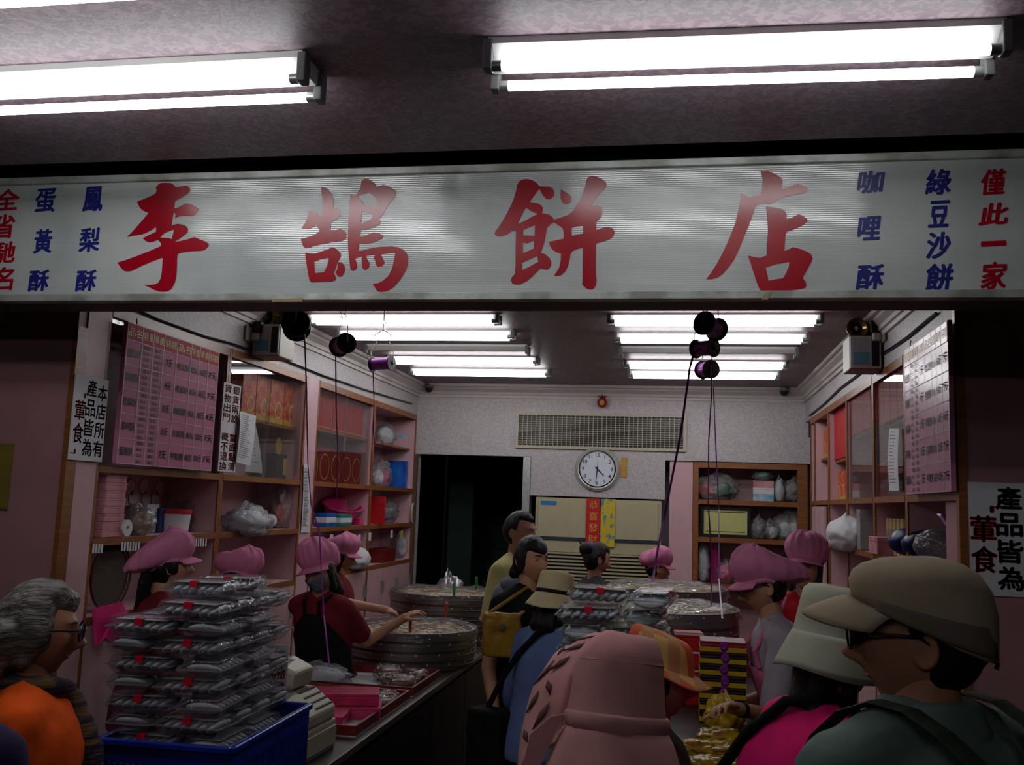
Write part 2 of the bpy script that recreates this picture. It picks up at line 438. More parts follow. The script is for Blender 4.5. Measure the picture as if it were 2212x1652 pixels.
def slab(z0, z1, t0, t1):
    """slab parallel to the leaning face between two heights, from t0 behind to t1 in front"""
    f = lambda z: SB[0] + (ST[0] - SB[0])*(z - SB[1])/(ST[1] - SB[1])
    q = [(f(z0) - t1, z0), (f(z1) - t1, z1), (f(z1) + t0, z1), (f(z0) + t0, z0)]
    return MB().rings([[(x - O.x, y - O.y, z - O.z) for y, z in q] for x in (X0, X1)])
zfb = onS(1106, 632).z; zft = onS(1106, 372).z
obj('face_panel', slab(zfb - .01, zft + .01, .02, 0), SW, sign)
FRM = mat('weathered_frame', (186, 190, 184), .45, metal=.35, rgb2=(140, 140, 132), vscale=7, thr=(.4, .6), bump=.15, bscale=50)
obj('frame_rail', slab(zft, ST[1] + .012, .03, .016), FRM, sign, bevel=.003)
obj('frame_rail', slab(SB[1] - .004, zfb, .03, .016), FRM, sign, bevel=.003)
obj('back_box', MB().box((X0 - O.x, 3.17 - O.y, 0), (X1 - O.x, 3.365 - O.y, ZC - O.z + .1)), mat('beam_brown', (70, 52, 50), .6), sign)
BIG = {
 (240, 380, 6.352): [[(620,150),(650,118),(690,98),(760,95),(830,100),(870,130),(890,157),(940,150),(1000,138),(1045,135),(1075,155),(1088,190),(1075,225),(1040,255),(960,300),(890,345),(880,360),(870,440),(890,445),(960,415),(1020,378),(1060,378),(1120,395),(1170,425),(1205,455),(1185,495),(1150,535),(1110,553),(1050,550),(980,545),(920,560),(880,582),(887,540),(880,512),(862,510),(850,580),(835,680),(870,668),(910,657),(970,665),(1030,685),(1060,730),(1050,780),(1000,820),(930,870),(885,893),(890,905),(960,892),(1050,870),(1150,840),(1230,875),(1310,905),(1345,935),(1340,965),(1290,1015),(1240,1028),(1150,1030),(1040,1040),(950,1055),(918,1072),(910,1130),(908,1250),(900,1370),(880,1460),(840,1540),(790,1578),(720,1587),(650,1580),(580,1555),(510,1520),(455,1493),(530,1497),(600,1488),(650,1465),(685,1400),(700,1300),(712,1130),(690,1125),(560,1175),(430,1230),(350,1270),(280,1305),(220,1310),(170,1295),(130,1250),(90,1188),(200,1155),(350,1100),(520,1035),(690,960),(685,920),(650,880),(620,885),(580,905),(530,912),(480,895),(437,855),(500,822),(620,765),(620,700),(560,740),(480,785),(390,810),(300,822),(220,838),(290,770),(360,690),(440,600),(515,510),(450,480),(400,440),(370,390),(362,352),(450,318),(560,270),(615,240),(625,205)],
  [(865,738),(800,755),(730,790),(675,845),(740,850),(800,855),(835,866),(850,810)]],
 (640, 370, 6.119): [[(328,210),(345,208),(400,222),(440,255),(480,310),(497,370),(488,485),(540,485),(580,515),(585,580),(560,620),(500,650),(463,685),(452,785),(520,778),(590,757),(640,785),(665,830),(662,885),(620,915),(520,930),(380,955),(260,980),(170,1010),(120,1020),(90,985),(62,895),(160,870),(250,840),(300,800),(305,770),(262,712),(220,740),(160,762),(80,762),(78,745),(120,680),(155,590),(168,505),(230,520),(275,545),(300,605),(340,585),(348,480),(350,380),(335,270)],
  [(122,1072),(180,1085),(240,1090),(320,1065),(420,1030),(485,1002),(540,1030),(590,1085),(590,1130),(545,1210),(530,1260),(505,1330),(500,1345),(525,1400),(520,1440),(480,1455),(350,1462),(200,1468),(175,1440),(150,1300),(125,1150)],
  [(240,1190),(330,1160),(425,1143),(432,1160),(410,1250),(370,1330),(300,1340),(248,1345)],
  [(553,1200),(600,1200),(635,1235),(648,1290),(635,1340),(605,1390),(565,1393),(530,1360),(525,1330),(545,1290)],
  [(715,312),(770,322),(800,300),(840,240),(858,170),(865,125),(905,98),(945,102),(1010,135),(1055,175),(1058,215),(1100,198),(1155,178),(1230,205),(1300,245),(1322,280),(1310,330),(1250,400),(1190,490),(1140,580),(1100,625),(1113,665),(1100,700),(1050,735),(950,765),(850,780),(848,865),(900,858),(960,830),(1020,810),(1080,812),(1130,835),(1155,858),(1135,890),(1060,925),(980,952),(900,962),(832,958),(828,1052),(900,1040),(1000,1015),(1130,998),(1250,995),(1340,1003),(1410,1030),(1460,1075),(1482,1150),(1475,1240),(1440,1330),(1370,1440),(1290,1530),(1210,1580),(1130,1593),(1075,1585),(1040,1535),(1010,1487),(1080,1480),(1150,1445),(1220,1380),(1265,1290),(1290,1200),(1310,1078),(1250,1080),(1120,1092),(1140,1140),(1168,1190),(1165,1220),(1130,1255),(1080,1265),(1060,1240),(1045,1185),(1025,1140),(1045,1105),(980,1110),(925,1115),(940,1160),(970,1215),(968,1260),(945,1290),(905,1305),(875,1275),(868,1200),(865,1130),(830,1138),(790,1145),(782,1165),(800,1210),(807,1260),(790,1295),(750,1318),(720,1300),(705,1200),(690,1050),(683,900),(690,700),(700,500)],
  [(815,340),(830,325),(900,298),(965,283),(1000,310),(1065,365),(1060,420),(1048,465),(1000,455),(900,450),(885,410),(850,365)],
  [(870,525),(930,545),(1015,562),(1005,620),(940,655),(855,695),(862,610)]],
 (1060, 370, 6.118): [[(350,180),(375,140),(410,112),(470,102),(540,112),(600,145),(645,198),(700,203),(770,203),(825,230),(843,285),(835,330),(800,362),(750,373),(720,350),(685,310),(650,245),(635,240),(580,320),(518,405),(560,412),(630,425),(675,455),(695,490),(688,520),(675,553),(720,560),(780,575),(815,605),(838,640),(930,610),(1020,580),(1080,530),(1130,460),(1180,380),(1220,290),(1250,200),(1260,130),(1285,80),(1330,65),(1390,67),(1460,95),(1520,140),(1535,190),(1510,235),(1440,300),(1380,370),(1310,470),(1350,455),(1400,447),(1450,465),(1472,500),(1472,560),(1450,615),(1410,655),(1395,680),(1395,775),(1440,765),(1500,740),(1560,738),(1610,755),(1638,800),(1630,850),(1590,890),(1520,918),(1395,955),(1390,1200),(1390,1350),(1402,1440),(1395,1500),(1365,1550),(1325,1562),(1270,1550),(1210,1500),(1215,1300),(1218,1010),(1150,1025),(1090,1050),(1055,1090),(1045,1170),(1020,1260),(980,1330),(930,1375),(880,1383),(835,1378),(870,1330),(905,1270),(925,1180),(930,1085),(870,1070),(815,1035),(785,985),(768,933),(840,918),(965,890),(965,800),(945,745),(890,710),(840,672),(780,705),(745,750),(730,830),(715,920),(690,1010),(662,1075),(720,1095),(780,1145),(803,1200),(798,1250),(770,1290),(735,1300),(690,1290),(658,1282),(610,1330),(540,1400),(470,1455),(400,1490),(340,1497),(285,1480),(265,1440),(280,1400),(320,1355),(328,1250),(330,1000),(335,800),(310,785),(280,790),(230,830),(160,858),(90,860),(50,830),(60,800),(120,715),(190,600),(260,470),(310,350),(335,260)],
  [(925,235),(980,270),(1040,305),(1070,345),(1060,395),(1030,430),(990,437),(950,410),(925,365),(922,310)],
  [(470,478),(530,525),(625,565),(540,605),(450,655),(362,695),(400,610),(440,530)],
  [(432,775),(520,735),(588,708),(580,850),(432,848)], [(427,940),(480,955),(575,915),(570,1020),(430,1082)],
  [(422,1205),(510,1165),(615,1115),(628,1195),(520,1255),(418,1305)], [(1070,745),(1150,725),(1225,715),(1220,822),(1150,835),(1075,855)]],
 (1510, 360, 5.9): [[(785,45),(810,58),(880,52),(930,75),(1010,115),(1060,165),(1065,210),(1050,290),(1110,278),(1190,240),(1260,223),(1320,240),(1375,275),(1388,300),(1350,330),(1230,355),(1120,380),(1020,410),(950,450),(900,475),(850,470),(800,465),(760,480),(720,500),(700,570),(640,740),(580,880),(520,1030),(450,1180),(380,1280),(310,1360),(230,1415),(160,1432),(90,1432),(140,1370),(230,1230),(320,1060),(400,880),(460,720),(500,560),(525,430),(530,345),(580,365),(640,388),(710,375),(785,355),(805,270),(808,160)],
  [(850,510),(950,518),(1050,540),(1100,570),(1115,610),(1112,670),(1160,665),(1210,635),(1270,605),(1330,630),(1380,670),(1385,690),(1340,735),(1240,785),(1110,835),(1100,900),(1088,1075),(1140,1055),(1195,1025),(1280,1045),(1380,1085),(1430,1120),(1448,1165),(1430,1220),(1380,1310),(1330,1395),(1325,1425),(1360,1470),(1368,1510),(1350,1545),(1280,1560),(1100,1580),(900,1597),(800,1600),(750,1520),(700,1370),(650,1210),(620,1130),(700,1150),(780,1163),(860,1130),(862,1000),(878,820),(868,640)],
  [(850,1285),(980,1240),(1150,1212),(1140,1280),(1100,1370),(1070,1420),(980,1435),(885,1452),(870,1370)]],
}
for (ox, oy, s), loops in BIG.items():
    obj('character', outline(loops, lambda x, y: onS(ox + x/s, oy + y/s, .002) - O), REDLET, sign)
SMALL = [('全', 16, 431, 54, 46, 1), ('省', 10, 489, 48, 52, 1), ('馳', 8, 545, 52, 46, 1), ('名', 8, 602, 48, 50, 1),
         ('蛋', 99, 433, 46, 52, 0), ('黃', 93, 521, 42, 52, 0), ('酥', 84, 606, 46, 46, 0),
         ('鳳', 200, 430, 44, 54, 0), ('梨', 193, 518, 46, 52, 0), ('酥', 186, 606, 46, 46, 0),
         ('咖', 1881, 393, 62, 50, 0), ('哩', 1877, 493, 52, 52, 0), ('酥', 1879, 598, 62, 54, 0),
         ('綠', 2026, 393, 58, 56, 0), ('豆', 2028, 462, 48, 58, 0), ('沙', 2027, 530, 54, 58, 0), ('餅', 2029, 599, 62, 60, 0),
         ('僅', 2146, 393, 56, 56, 1), ('此', 2146, 462, 66, 48, 1), ('一', 2146, 526, 56, 11, 1), ('家', 2146, 595, 58, 60, 1)]
_up = Vector((0, ST[0] - SB[0], ST[1] - SB[1])).normalized()
for ch, px, py, w_, h_, red in SMALL:
    c = onS(px, py, .002); a = onS(px + w_/2, py); b = onS(px, py - h_/2)
    mb = MB(); wd, hd = 2*abs(a.x - c.x), 2*(b - c).length
    for dx, dy in ((-1, 0), (1, 0), (0, -1), (0, 1), (.7, .7), (-.7, -.7), (.7, -.7), (-.7, .7)):
        put_text(mb, ch, c - O + Vector((dx*.003, 0, dy*.002)), (1, 0, .035), _up, wd - .006, hd - .004, shear=.12)
    obj('character', mb, REDLET if red else BLUELET, sign)
TAPE = mat('brown_tape', (150, 130, 100), .6)
obj('tape_strip', MB().add([onS(592, 647, .018) - O, onS(657, 645, .018) - O, onS(657, 652, .018) - O, onS(592, 653, .018) - O], [(0, 1, 2, 3)]), TAPE, sign)
obj('tape_strip', MB().add([onS(1652, 633, .018) - O, onS(1667, 633, .018) - O, onS(1657, 648, .018) - O, onS(1644, 648, .018) - O], [(0, 1, 2, 3)]), TAPE, sign)
# ============================================================ WALL CABINETS
DEP = .33
ZM = PL(211, 1003).z; Z1 = PL(300, 1158).z; Z2 = CH - .57
def Y_(px, py): return PL(px, py).y
def cabinet(label, side, y0, y1, glass=0, upper=(), lower=(Z1, Z2), top=ZT, doors=True, first=True, group=None):
    """wall-length unit: open or glazed upper bay, open shelves, closed base; X runs outward from the face"""
    s = -1 if side == 'L' else 1; X = XL if side == 'L' else XR
    t = thing('shop_cabinet', label, 'cabinet', (X, y0, 0), 0, group)
    w_ = y1 - y0; e = .022
    def bx(name, xa, xb, ya, yb, za, zb, m, par=t):
        return obj(name, MB().box((min(s*xa, s*xb), ya, za), (max(s*xa, s*xb), yb, zb)), m, par)
    bx('back_panel', DEP - .012, DEP, 0, w_, .1, top, PINKW)
    for yy in (0, w_ - e):
        p = bx('side_panel', .006, DEP - .012, yy + .002, yy + e - .002, .0, top, PINKW)
        bx('edge_strip', -.004, .006, yy, yy + e, .0, top, WOOD, p)
    for k, z in enumerate((top, ZM) + tuple(lower)):
        p = bx('shelf' if k else 'top_panel', .006, DEP - .012, e, w_ - e, z - .028, z - .002, PINKW)
        bx('edge_strip', -.006, .006, e, w_ - e, z - (.05 if k == 0 else .034), z, WOOD, p)
    for z in upper:
        bx('shelf', .05, DEP - .012, e, w_ - e, z - .02, z, WOOD)
    if glass:
        for k in range(glass):
            a = e + (w_ - 2*e)*k/glass; b = e + (w_ - 2*e)*(k + 1)/glass + (.02 if k == 0 and glass > 1 else 0)
            bx('glass_door', .012 + .012*k, .016 + .012*k, a, b, ZM + .002, top - .052, GLASS)
    n = max(1, round(w_/.5))
    for k in range(n):
        a = e + (w_ - 2*e)*k/n; b = e + (w_ - 2*e)*(k + 1)/n
        d = bx('door', -.004, .014, a + .003, b - .003, .1, lower[-1] - .036, PINKW)
        bx('handle', -.03, -.006, b - .05, b - .035, lower[-1] - .25, lower[-1] - .15, METAL, d)
    return t
ys = [YC0, Y_(477, 1022), Y_(651, 1040), Y_(676, 1041), Y_(801, 1047), 9.19]
G_ = 'pink wall cabinets with brown edges'
zu2 = PL(580, 917, -.15).z; zu3 = PL(735, 940, -.15).z; zu4 = PL(850, 965, -.15).z
cabinet('glazed pink cabinet behind the price board, next to the doorpost with the 葷食 notice', 'L', ys[0], ys[1], 2, (), group=G_)
cabinet('glazed pink cabinet holding the orange picture boxes', 'L', ys[1] + .004, ys[2], 2, (zu2,), group=G_)
cabinet('glazed pink cabinet holding red boxes with golden rings', 'L', ys[3], ys[4], 2, (zu3,), group=G_)
cabinet('open pink shelf unit with a blue plastic pack, beside the dark doorway', 'L', ys[4] + .004, ys[5] - .005, 0, (zu4,), group=G_)
obj('x', MB().box((XL - .35, ys[2] + .004, 0), (XL + .004, ys[3] - .004, ZT)), PINKW).name = 'divider_panel'
tag(bpy.data.objects['divider_panel'], 'narrow pink upright panel between two glazed cabinets, a list taped on it', 'panel')
def YR(px, py): return PR(px, py).y
yr = [YPR + .03, YR(1958, 1000), YR(1888, 1000), YR(1830, 1000), YR(1790, 1000), YR(1760, 1000), 9.19]
cabinet('glazed cabinet behind the gleaming price board', 'R', yr[0], yr[1], 1, (), group=G_)
cabinet('glazed cabinet with a long receipt strip taped on its pane', 'R', yr[1] + .004, yr[2], 1, (PR(1920, 930, -.15).z,), group=G_)
cabinet('glazed cabinet between the receipt strip and the open bay of red boxes', 'R', yr[2] + .004, yr[3], 1, (PR(1860, 950, -.15).z,), group=G_)
cabinet('open shelf bay filled with upright bright red boxes', 'R', yr[3] + .004, yr[4], 0, (PR(1810, 990, -.02).z,), group=G_)
cabinet('open shelf bay with orange boxes above narrow white doors', 'R', yr[4] + .004, yr[5], 0, (PR(1775, 988, -.02).z,), group=G_)
cabinet('last narrow shelf bay in the corner by the back wall', 'R', yr[5] + .004, yr[6] - .33, 0, (PR(1752, 1000, -.02).z,), group=G_)
for k in range(3):
    ya = yr[4] + .03 + (yr[5] - yr[4] - .06)*k/3; yb = yr[4] + .03 + (yr[5] - yr[4] - .06)*(k + 1)/3
    d = obj('narrow_door', MB().box((XR - .03, ya + .01, 1.0), (XR - .012, yb - .01, ZM - .05)), PINKW, bevel=.002)
    tag(d, 'narrow tall white door strip under the orange boxes', 'door panel', 'narrow door strips')
    obj('door_latch', MB().box((-.012, -.02, 0), (.0, .02, .012)), BLACK, d, loc=(XR - .03, (ya + yb)/2, ZM - .45))

# ============================================================ BOARDS AND NOTICES
BRDM = mat('board_pink_matt', (206, 130, 160), .6, spec=.1, var=.05); BRDHM = mat('board_head_matt', (196, 50, 76), .6, spec=.1, var=.05)
BRD = mat('board_pink', (206, 130, 160), .3, spec=.35, var=.05); BRDH = mat('board_head', (196, 50, 76), .3, spec=.35, var=.05)
LINEW = mat('board_line', (226, 214, 220), .5); YEL = mat('board_yellow', (224, 196, 70), .5)
def price_board(label, side, y0, y1, z0, z1):
    s = 1 if side == 'L' else -1; X = XL + .035 if side == 'L' else XR - .035
    t = thing('price_board', label, 'price board', (X, y0 if side == 'L' else y1, z0))
    W, H = y1 - y0, z1 - z0
    def pt(u, v, d=.0): return Vector((s*(.012 + d), s*u*W, v*H))
    def rect(mb, u0, u1, v0, v1, d): mb.add([pt(u0, v0, d), pt(u1, v0, d), pt(u1, v1, d), pt(u0, v1, d)], [(0, 1, 2, 3)])
    obj('panel', MB().rings([[pt(0, 0), pt(1, 0), pt(1, 1), pt(0, 1)], [pt(0, 0, -.02), pt(1, 0, -.02), pt(1, 1, -.02), pt(0, 1, -.02)]]), BRDM if side == 'L' else BRD, t)
    hb = MB(); rect(hb, .006, .994, .875, .994, .0012); obj('heading_band', hb, BRDHM if side == 'L' else BRDH, t)
    U = [.006, .145, .255, .36, .5, .66, .76, .87, .994]; V = [.875 - .174*i for i in range(6)]
    ln = MB()
    for u in U: rect(ln, u - .0025, u + .0025, 0, 1, .002)
    for v in V[:-1] + [.003, .996]: rect(ln, 0, 1, v - .002, v + .002, .002)
    for i in range(5):
        for q in (1, 2, 3): rect(ln, U[1], U[3], V[i] - .174*q/4 - .001, V[i] - .174*q/4 + .001, .001)
    obj('grid_lines', ln, LINEW, t)['kind'] = 'stuff'
    ux, uy = (0, s, 0), (0, 0, 1)
    tx = MB()
    for u0, u1, w_ in ((U[0], U[1], '品名'), (U[1], U[2], '容量'), (U[2], U[3], '單價'), (U[3], U[4], '保存期限'), (U[4], U[5], '品名'), (U[5], U[6], '容量'), (U[6], U[7], '單價'), (U[7], U[8], '保存期限')):
        put_text(tx, w_, pt((u0 + u1)/2, .935, .003), ux, uy, (u1 - u0)*W*.86, H*.06)
    obj('lettering', tx, YEL, t)['kind'] = 'stuff'
    tx = MB()
    names = ['綠豆沙餅', '咖哩酥', '鳳梨酥', '草莓酥', '蛋黃酥']; days = ['7天', '4天', '30天', '30天', '7天']
    rights = [('老公餅', '10入', '160元', '7天'), ('老婆餅', '10入', '160元', '7天'), ('檸檬蛋糕', '10入', '160元', '4天'), ('沙其瑪', '8入', '120元', '7天'), ('牛軋糖', '每包', '100元', '7天')]
    caps = ['每個', '6入', '12入', '20入']
    for i, dz in [(i, dz) for i in range(5) for dz in (-.0011, .0011)]:
        vm = V[i] - .087 + dz/H*.6
        pt = lambda u, v, d=.0, dz=dz: Vector((s*(.012 + d), s*u*W + dz, v*H))
        put_text(tx, names[i], pt((U[0] + U[1])/2, vm, .003), ux, uy, (U[1] - U[0])*W*.84, H*.06)
        put_text(tx, days[i], pt((U[3] + U[4])/2, vm, .003), ux, uy, (U[4] - U[3])*W*.5, H*.06)
        for q in range(4):
            vq = V[i] - .174*(q + .5)/4
            put_text(tx, caps[q], pt((U[1] + U[2])/2, vq, .003), ux, uy, (U[2] - U[1])*W*.5, H*.026)
            put_text(tx, ['25元', '150元', '300元', '500元'][q], pt((U[2] + U[3])/2, vq, .003), ux, uy, (U[3] - U[2])*W*.5, H*.026)
        for k, w_ in enumerate(rights[i]):
            put_text(tx, w_, pt((U[4 + k] + U[5 + k])/2, vm, .003), ux, uy, (U[5 + k] - U[4 + k])*W*(.78 if k else .84), H*.055)
    obj('lettering', tx, INK, t)['kind'] = 'stuff'
    obj('hook_cord', MB().tube([pt(.1, 1, -.01), pt(.1, 1.05, -.015)], .003), BLACK, t)
    return t
a, b, c_, d_ = PL(268, 695, .03), PL(468, 760, .03), PL(244, 1000, .03), PL(450, 1018, .03)
price_board('pink price board with rows of green-black characters, clear to read', 'L', (a.y + c_.y)/2, (b.y + d_.y)/2, (c_.z + d_.z)/2, (a.z + b.z)/2)
a, b, c_, d_ = PR(1961, 755, .03), PR(2058, 690, .03), PR(1966, 1068, .03), PR(2062, 1062, .03)
price_board('pink price board washed out by lamp glare, facing the other board', 'R', (b.y + d_.y)/2, (a.y + c_.y)/2, (c_.z + d_.z)/2, (a.z + b.z)/2)
def notice(label, org, ux, w_, h_, nrm, cols, base=PAPER, name='notice', thick=.006, bold=.0015):
    """flat card; cols = (characters, x centre, top, pitch, size, material) in fractions of the card"""
    ux = Vector(ux); nrm = Vector(nrm); uz = Vector((0, 0, 1)); org = Vector(org)
    t = thing(name, label, 'notice', org)
    P = lambda u, v, d=0: ux*(u*w_) + uz*(v*h_) + nrm*d
    obj('card', MB().rings([[P(0, 0, d), P(1, 0, d), P(1, 1, d), P(0, 1, d)] for d in (-thick, 0)]), base, t)
    mats = {}
    for chars, u, v, pit, sz, m in cols:
        mb = mats.setdefault(m.name, (MB(), m))[0]
        for k, ch in enumerate(chars):
            if ch == ' ': continue
            cw = sz*w_*.98; chh = pit*h_*.84
            if ch in '「」': cw *= .5; chh *= .3
            for dx, dz in ((-bold, 0), (bold, 0), (0, bold), (0, -bold)):
                put_text(mb, ch, P(u, v - pit*(k + .5), .001) + ux*dx + uz*dz, ux, uz, cw, chh)
    for mb, m in mats.values(): obj('lettering', mb, m, t)['kind'] = 'stuff'
    return t
a, b = PL(165, 806, .022), PL(220, 998, .022)
MEAT = [('本店所有', .83, .94, .225, .3, INK), ('產品皆為', .50, .98, .235, .3, INK), ('葷食', .2, .72, .27, .3, REDINK), ('「', .36, .86, .2, .3, REDINK), ('」', .1, .2, .2, .3, REDINK)]
notice('white vegetarian-warning notice with 葷食 in red on the doorpost near the price board', (a.x, a.y, b.z), (0, 1, 0), b.y - a.y, a.z - b.z, (1, 0, 0), MEAT)
a, b = onY(2078, 1040, YPR - .008), onY(2148, 1287, YPR - .008)
notice('larger white 葷食 notice screwed to the pink wall behind the khaki cap', (a.x + .012, YPR - .008, b.z), (1, 0, 0), (a.z - b.z)*.72, a.z - b.z, (0, -1, 0), MEAT, bold=.0035)
a, b = PL(498, 828, .012), PL(478, 1018, .012)
ya_ = PL(473, 930, .012).y; yb_ = PL(516, 930, .012).y
notice('narrow white notice with two columns of red characters inside the glazed cabinet', (XL + .012, ya_ + .02, b.z), (0, 1, 0), yb_ - ya_ - .03, a.z - b.z, (1, 0, 0),
       [('銀貨兩訖 當面點清', .74, .99, .109, .4, REDINK), ('貨物出門 概不退換', .26, .99, .109, .4, REDINK)], bold=.0012)
YELP = mat('yellow_card', (140, 122, 48), .6, var=.2)
a, b = onY(30, 958, YPL - .01), onY(18, 1100, YPL - .01)
notice('worn yellow card on the dark pink wall beside the doorpost', (a.x - .24, YPL - .012, b.z), (1, 0, 0), .24, a.z - b.z, (0, -1, 0), [('', .5, .9, .1, .3, INK)], YELP)
# papers
def sheet(label, pts, nrm, m=PAPER, lines=12, name='paper_sheet', cat='paper', ink=GREY):
    """hanging sheet given by four corners, with printed lines"""
    pts = [Vector(p) for p in pts]; o = pts[3].copy(); nrm = Vector(nrm)
    t = thing(name, label, cat, o)
    q = [p - o for p in pts]
    rows = 6; V = []; Fc = []
    for i in range(rows + 1):
        f = i/rows; a = q[0].lerp(q[3], f); b = q[1].lerp(q[2], f)
        bow = nrm*(.006*sin(pi*f))
        V += [a + bow, b + bow]
        if i: Fc.append((2*i - 2, 2*i - 1, 2*i + 1, 2*i))
    obj('leaf', MB().add(V, Fc), m, t, solid=.0008)
    ln = MB()
    for k in range(lines):
        f = .06 + .86*k/lines; a = q[0].lerp(q[3], f); b = q[1].lerp(q[2], f); dz = (q[3] - q[0])*.006
        bow = nrm*(.006*sin(pi*f) + .001)
        l = .5 + .4*rnd.random(); A = a.lerp(b, .1) + bow; B = a.lerp(b, .1 + .8*l) + bow
        ln.add([A - dz, B - dz, B + dz, A + dz], [(0, 1, 2, 3)])
    if lines: obj('printed_lines', ln, ink, t)
    return t
sheet('long white receipt sheet hanging in front of the orange picture boxes', [PL(519, 888, .03), PL(553, 898, .03), PL(540, 1006, .03), PL(510, 998, .03)], (1, 0, 0), lines=22)
sheet('second paper leaning behind the long receipt in the glazed cabinet', [PL(545, 920, -.05), PL(553, 920, -.05), PL(567, 1022, -.05), PL(528, 1018, -.05)], (1, 0, 0), lines=6)
sheet('long receipt strip taped to the pane beside the glaring board', [PR(1921, 925, .02), PR(1942, 925, .02), PR(1942, 1060, .02), PR(1921, 1060, .02)], (-1, 0, 0), lines=16)
sheet('closely printed list taped on the narrow pink panel', [PL(656, 1002, .012), PL(668, 1003, .012), PL(668, 1150, .012), PL(650, 1150, .012)], (1, 0, 0), lines=40)

# ============================================================ BACK WALL THINGS
def bx_(x0, x1, y0, y1, z0, z1): return MB().box((x0, y0, z0), (x1, y1, z1))
v0, v1 = PB(1116, 890), PB(1482, 976)
t = thing('air_grille', 'wide cream egg-crate air grille in the back wall above the clock', 'air vent', (v0.x, YB, v1.z))
W, H = v1.x - v0.x, v0.z - v1.z
obj('backing', bx_(.02, W - .02, -.004, 0, .02, H - .02), BLACK, t)
for a in ((0, W, 0, .028), (0, W, H - .028, H), (0, .028, .028, H - .028), (W - .028, W, .028, H - .028)):
    obj('frame', bx_(a[0], a[1], -.03, 0, a[2], a[3]), CREAM, t)
vm = bx_(-.003, .003, -.022, -.006, .028, H - .028).mesh(); vm.materials.append(CREAM)
hm = bx_(.028, W - .028, -.018, -.008, -.002, .002).mesh(); hm.materials.append(CREAM)
for k in range(1, 37): obj('slat', vm, None, t, loc=(.028 + (W - .056)*k/37, 0, 0))
for k in range(1, 14): obj('slat', hm, None, t, loc=(0, 0, .028 + (H - .056)*k/14))
# clock
cc = PB(1291, 1013); R = (PB(1339, 1013).x - PB(1243, 1013).x)/2
t = thing('wall_clock', 'round silver wall clock showing half past four', 'clock', (cc.x, YB, cc.z))
Mx = Matrix.Rotation(pi/2, 4, 'X')
obj('rim', MB().lathe([(R*.5, 0), (R*.97, 0), (R, .012), (R*.98, .03), (R*.88, .045), (R*.83, .042), (R*.8, .03), (R*.5, .028)], 48, Mx, closed=True), mat('clock_silver', (196, 198, 186), .35, metal=.4, var=.03), t, sm=40)
obj('bezel', MB().lathe([(R*.77, .03), (R*.84, .03), (R*.835, .044), (R*.78, .044)], 48, Mx, closed=True), CHROME, t, sm=40)
obj('dial', MB().lathe([(R*.01, .02), (R*.81, .02), (R*.81, .032), (R*.01, .032)], 48, Mx), mat('dial_white', (226, 230, 240), .5, var=.01), t)
for k in range(1, 13):
    mb = MB(); an = 2*pi*k/12
    put_text(mb, str(k), (R*.64*sin(an), -.0335, R*.64*cos(an)), (1, 0, 0), (0, 0, 1), R*.26, R*.17, bold=.01, keep=True)
    obj('numeral', mb, BLACK, t)
def hand(name, ang, l, w_):
    u = Vector((sin(ang), 0, cos(ang))); p = Vector((cos(ang), 0, -sin(ang)))
    mb = MB().poly([u*(-R*.12) + p*w_ + Vector((0, -.036, 0)), u*l + p*w_*.5 + Vector((0, -.036, 0)), u*l - p*w_*.5 + Vector((0, -.036, 0)), u*(-R*.12) - p*w_ + Vector((0, -.036, 0))], (0, -.002, 0))
    obj(name, mb, BLACK, t)
hand('hour_hand', 2*pi*4.5/12, R*.42, R*.035); hand('minute_hand', 2*pi*31/60, R*.62, R*.025); hand('second_hand', .02, R*.35, R*.008)
a, b = PB(1342, 988), PB(1354, 1031)
tag(obj('wood_tag', bx_(a.x, b.x, YB - .012, YB, b.z, a.z), mat('ochre', (196, 146, 60), .6), bevel=.003), 'small ochre wooden strip beside the clock', 'tag')
# pineapple charm
p = PB(1301, 868, .05)
t = thing('lucky_charm', 'small red and gold pineapple charm hanging under the crown moulding', 'ornament', (p.x, YB - .05, p.z))
ORN = mat('charm_red', (176, 42, 24), .4, rgb2=(90, 18, 12), vscale=60)
obj('charm_body', MB().lathe([(.004, -.055), (.03, -.05), (.05, -.02), (.048, .01), (.03, .035), (.018, .042)], 16), ORN, t, sm=60)
mb = MB(); put_text(mb, '春', (0, -.052, -.012), (1, 0, 0), (0, 0, 1), .05, .05); obj('lettering', mb, GOLD, t)
for k in range(7):
    an = 2*pi*k/7; obj('leaf', MB().cyl((.01*cos(an), .01*sin(an), .038), (.045*cos(an), .045*sin(an), .062), .014, .002, 6), ORN, t)
obj('cord', MB().tube([(0, 0, .04), (0, .02, .09), (0, .045, .11)], .003), BLACK, t)
# cooler
x0, x1 = PB(1150, 1080).x, PB(1436, 1080).x
BEI = mat('cooler_beige', (186, 176, 142), .5, var=.06)
t = thing('floor_air_conditioner', 'tall beige floor-standing cooling unit with dark louvres under the clock', 'air conditioner', ((x0 + x1)/2, YB + .02, 0))
W = (x1 - x0)/2 - .03; top = za - .015
zl = PB(1250, 1166).z; zg = PB(1400, 1200).z
obj('cabinet_body', bx_(-W, W, 0, .42, 0, top), BEI, t, bevel=.006)
obj('upper_panel', bx_(-W + .03, W - .03, -.012, -.001, zl + .02, top - .03), BEI, t, bevel=.004)
obj('seam', bx_(-W + .03, W - .03, -.014, -.001, zl - .008, zl + .018), mat('seam_blue', (44, 54, 66), .5), t)
obj('louvre_backing', bx_(-W + .03, W - .03, -.004, -.001, .35, zg), BLACK, t)
lm = bx_(-W + .03, W - .03, -.02, -.004, 0, .016).mesh(); lm.materials.append(BEI)
z = zg - .02
while z > .36: obj('louvre', lm, None, t, loc=(0, 0, z)); z -= .034
a, b = PB(1168, 1077), PB(1202, 1088)
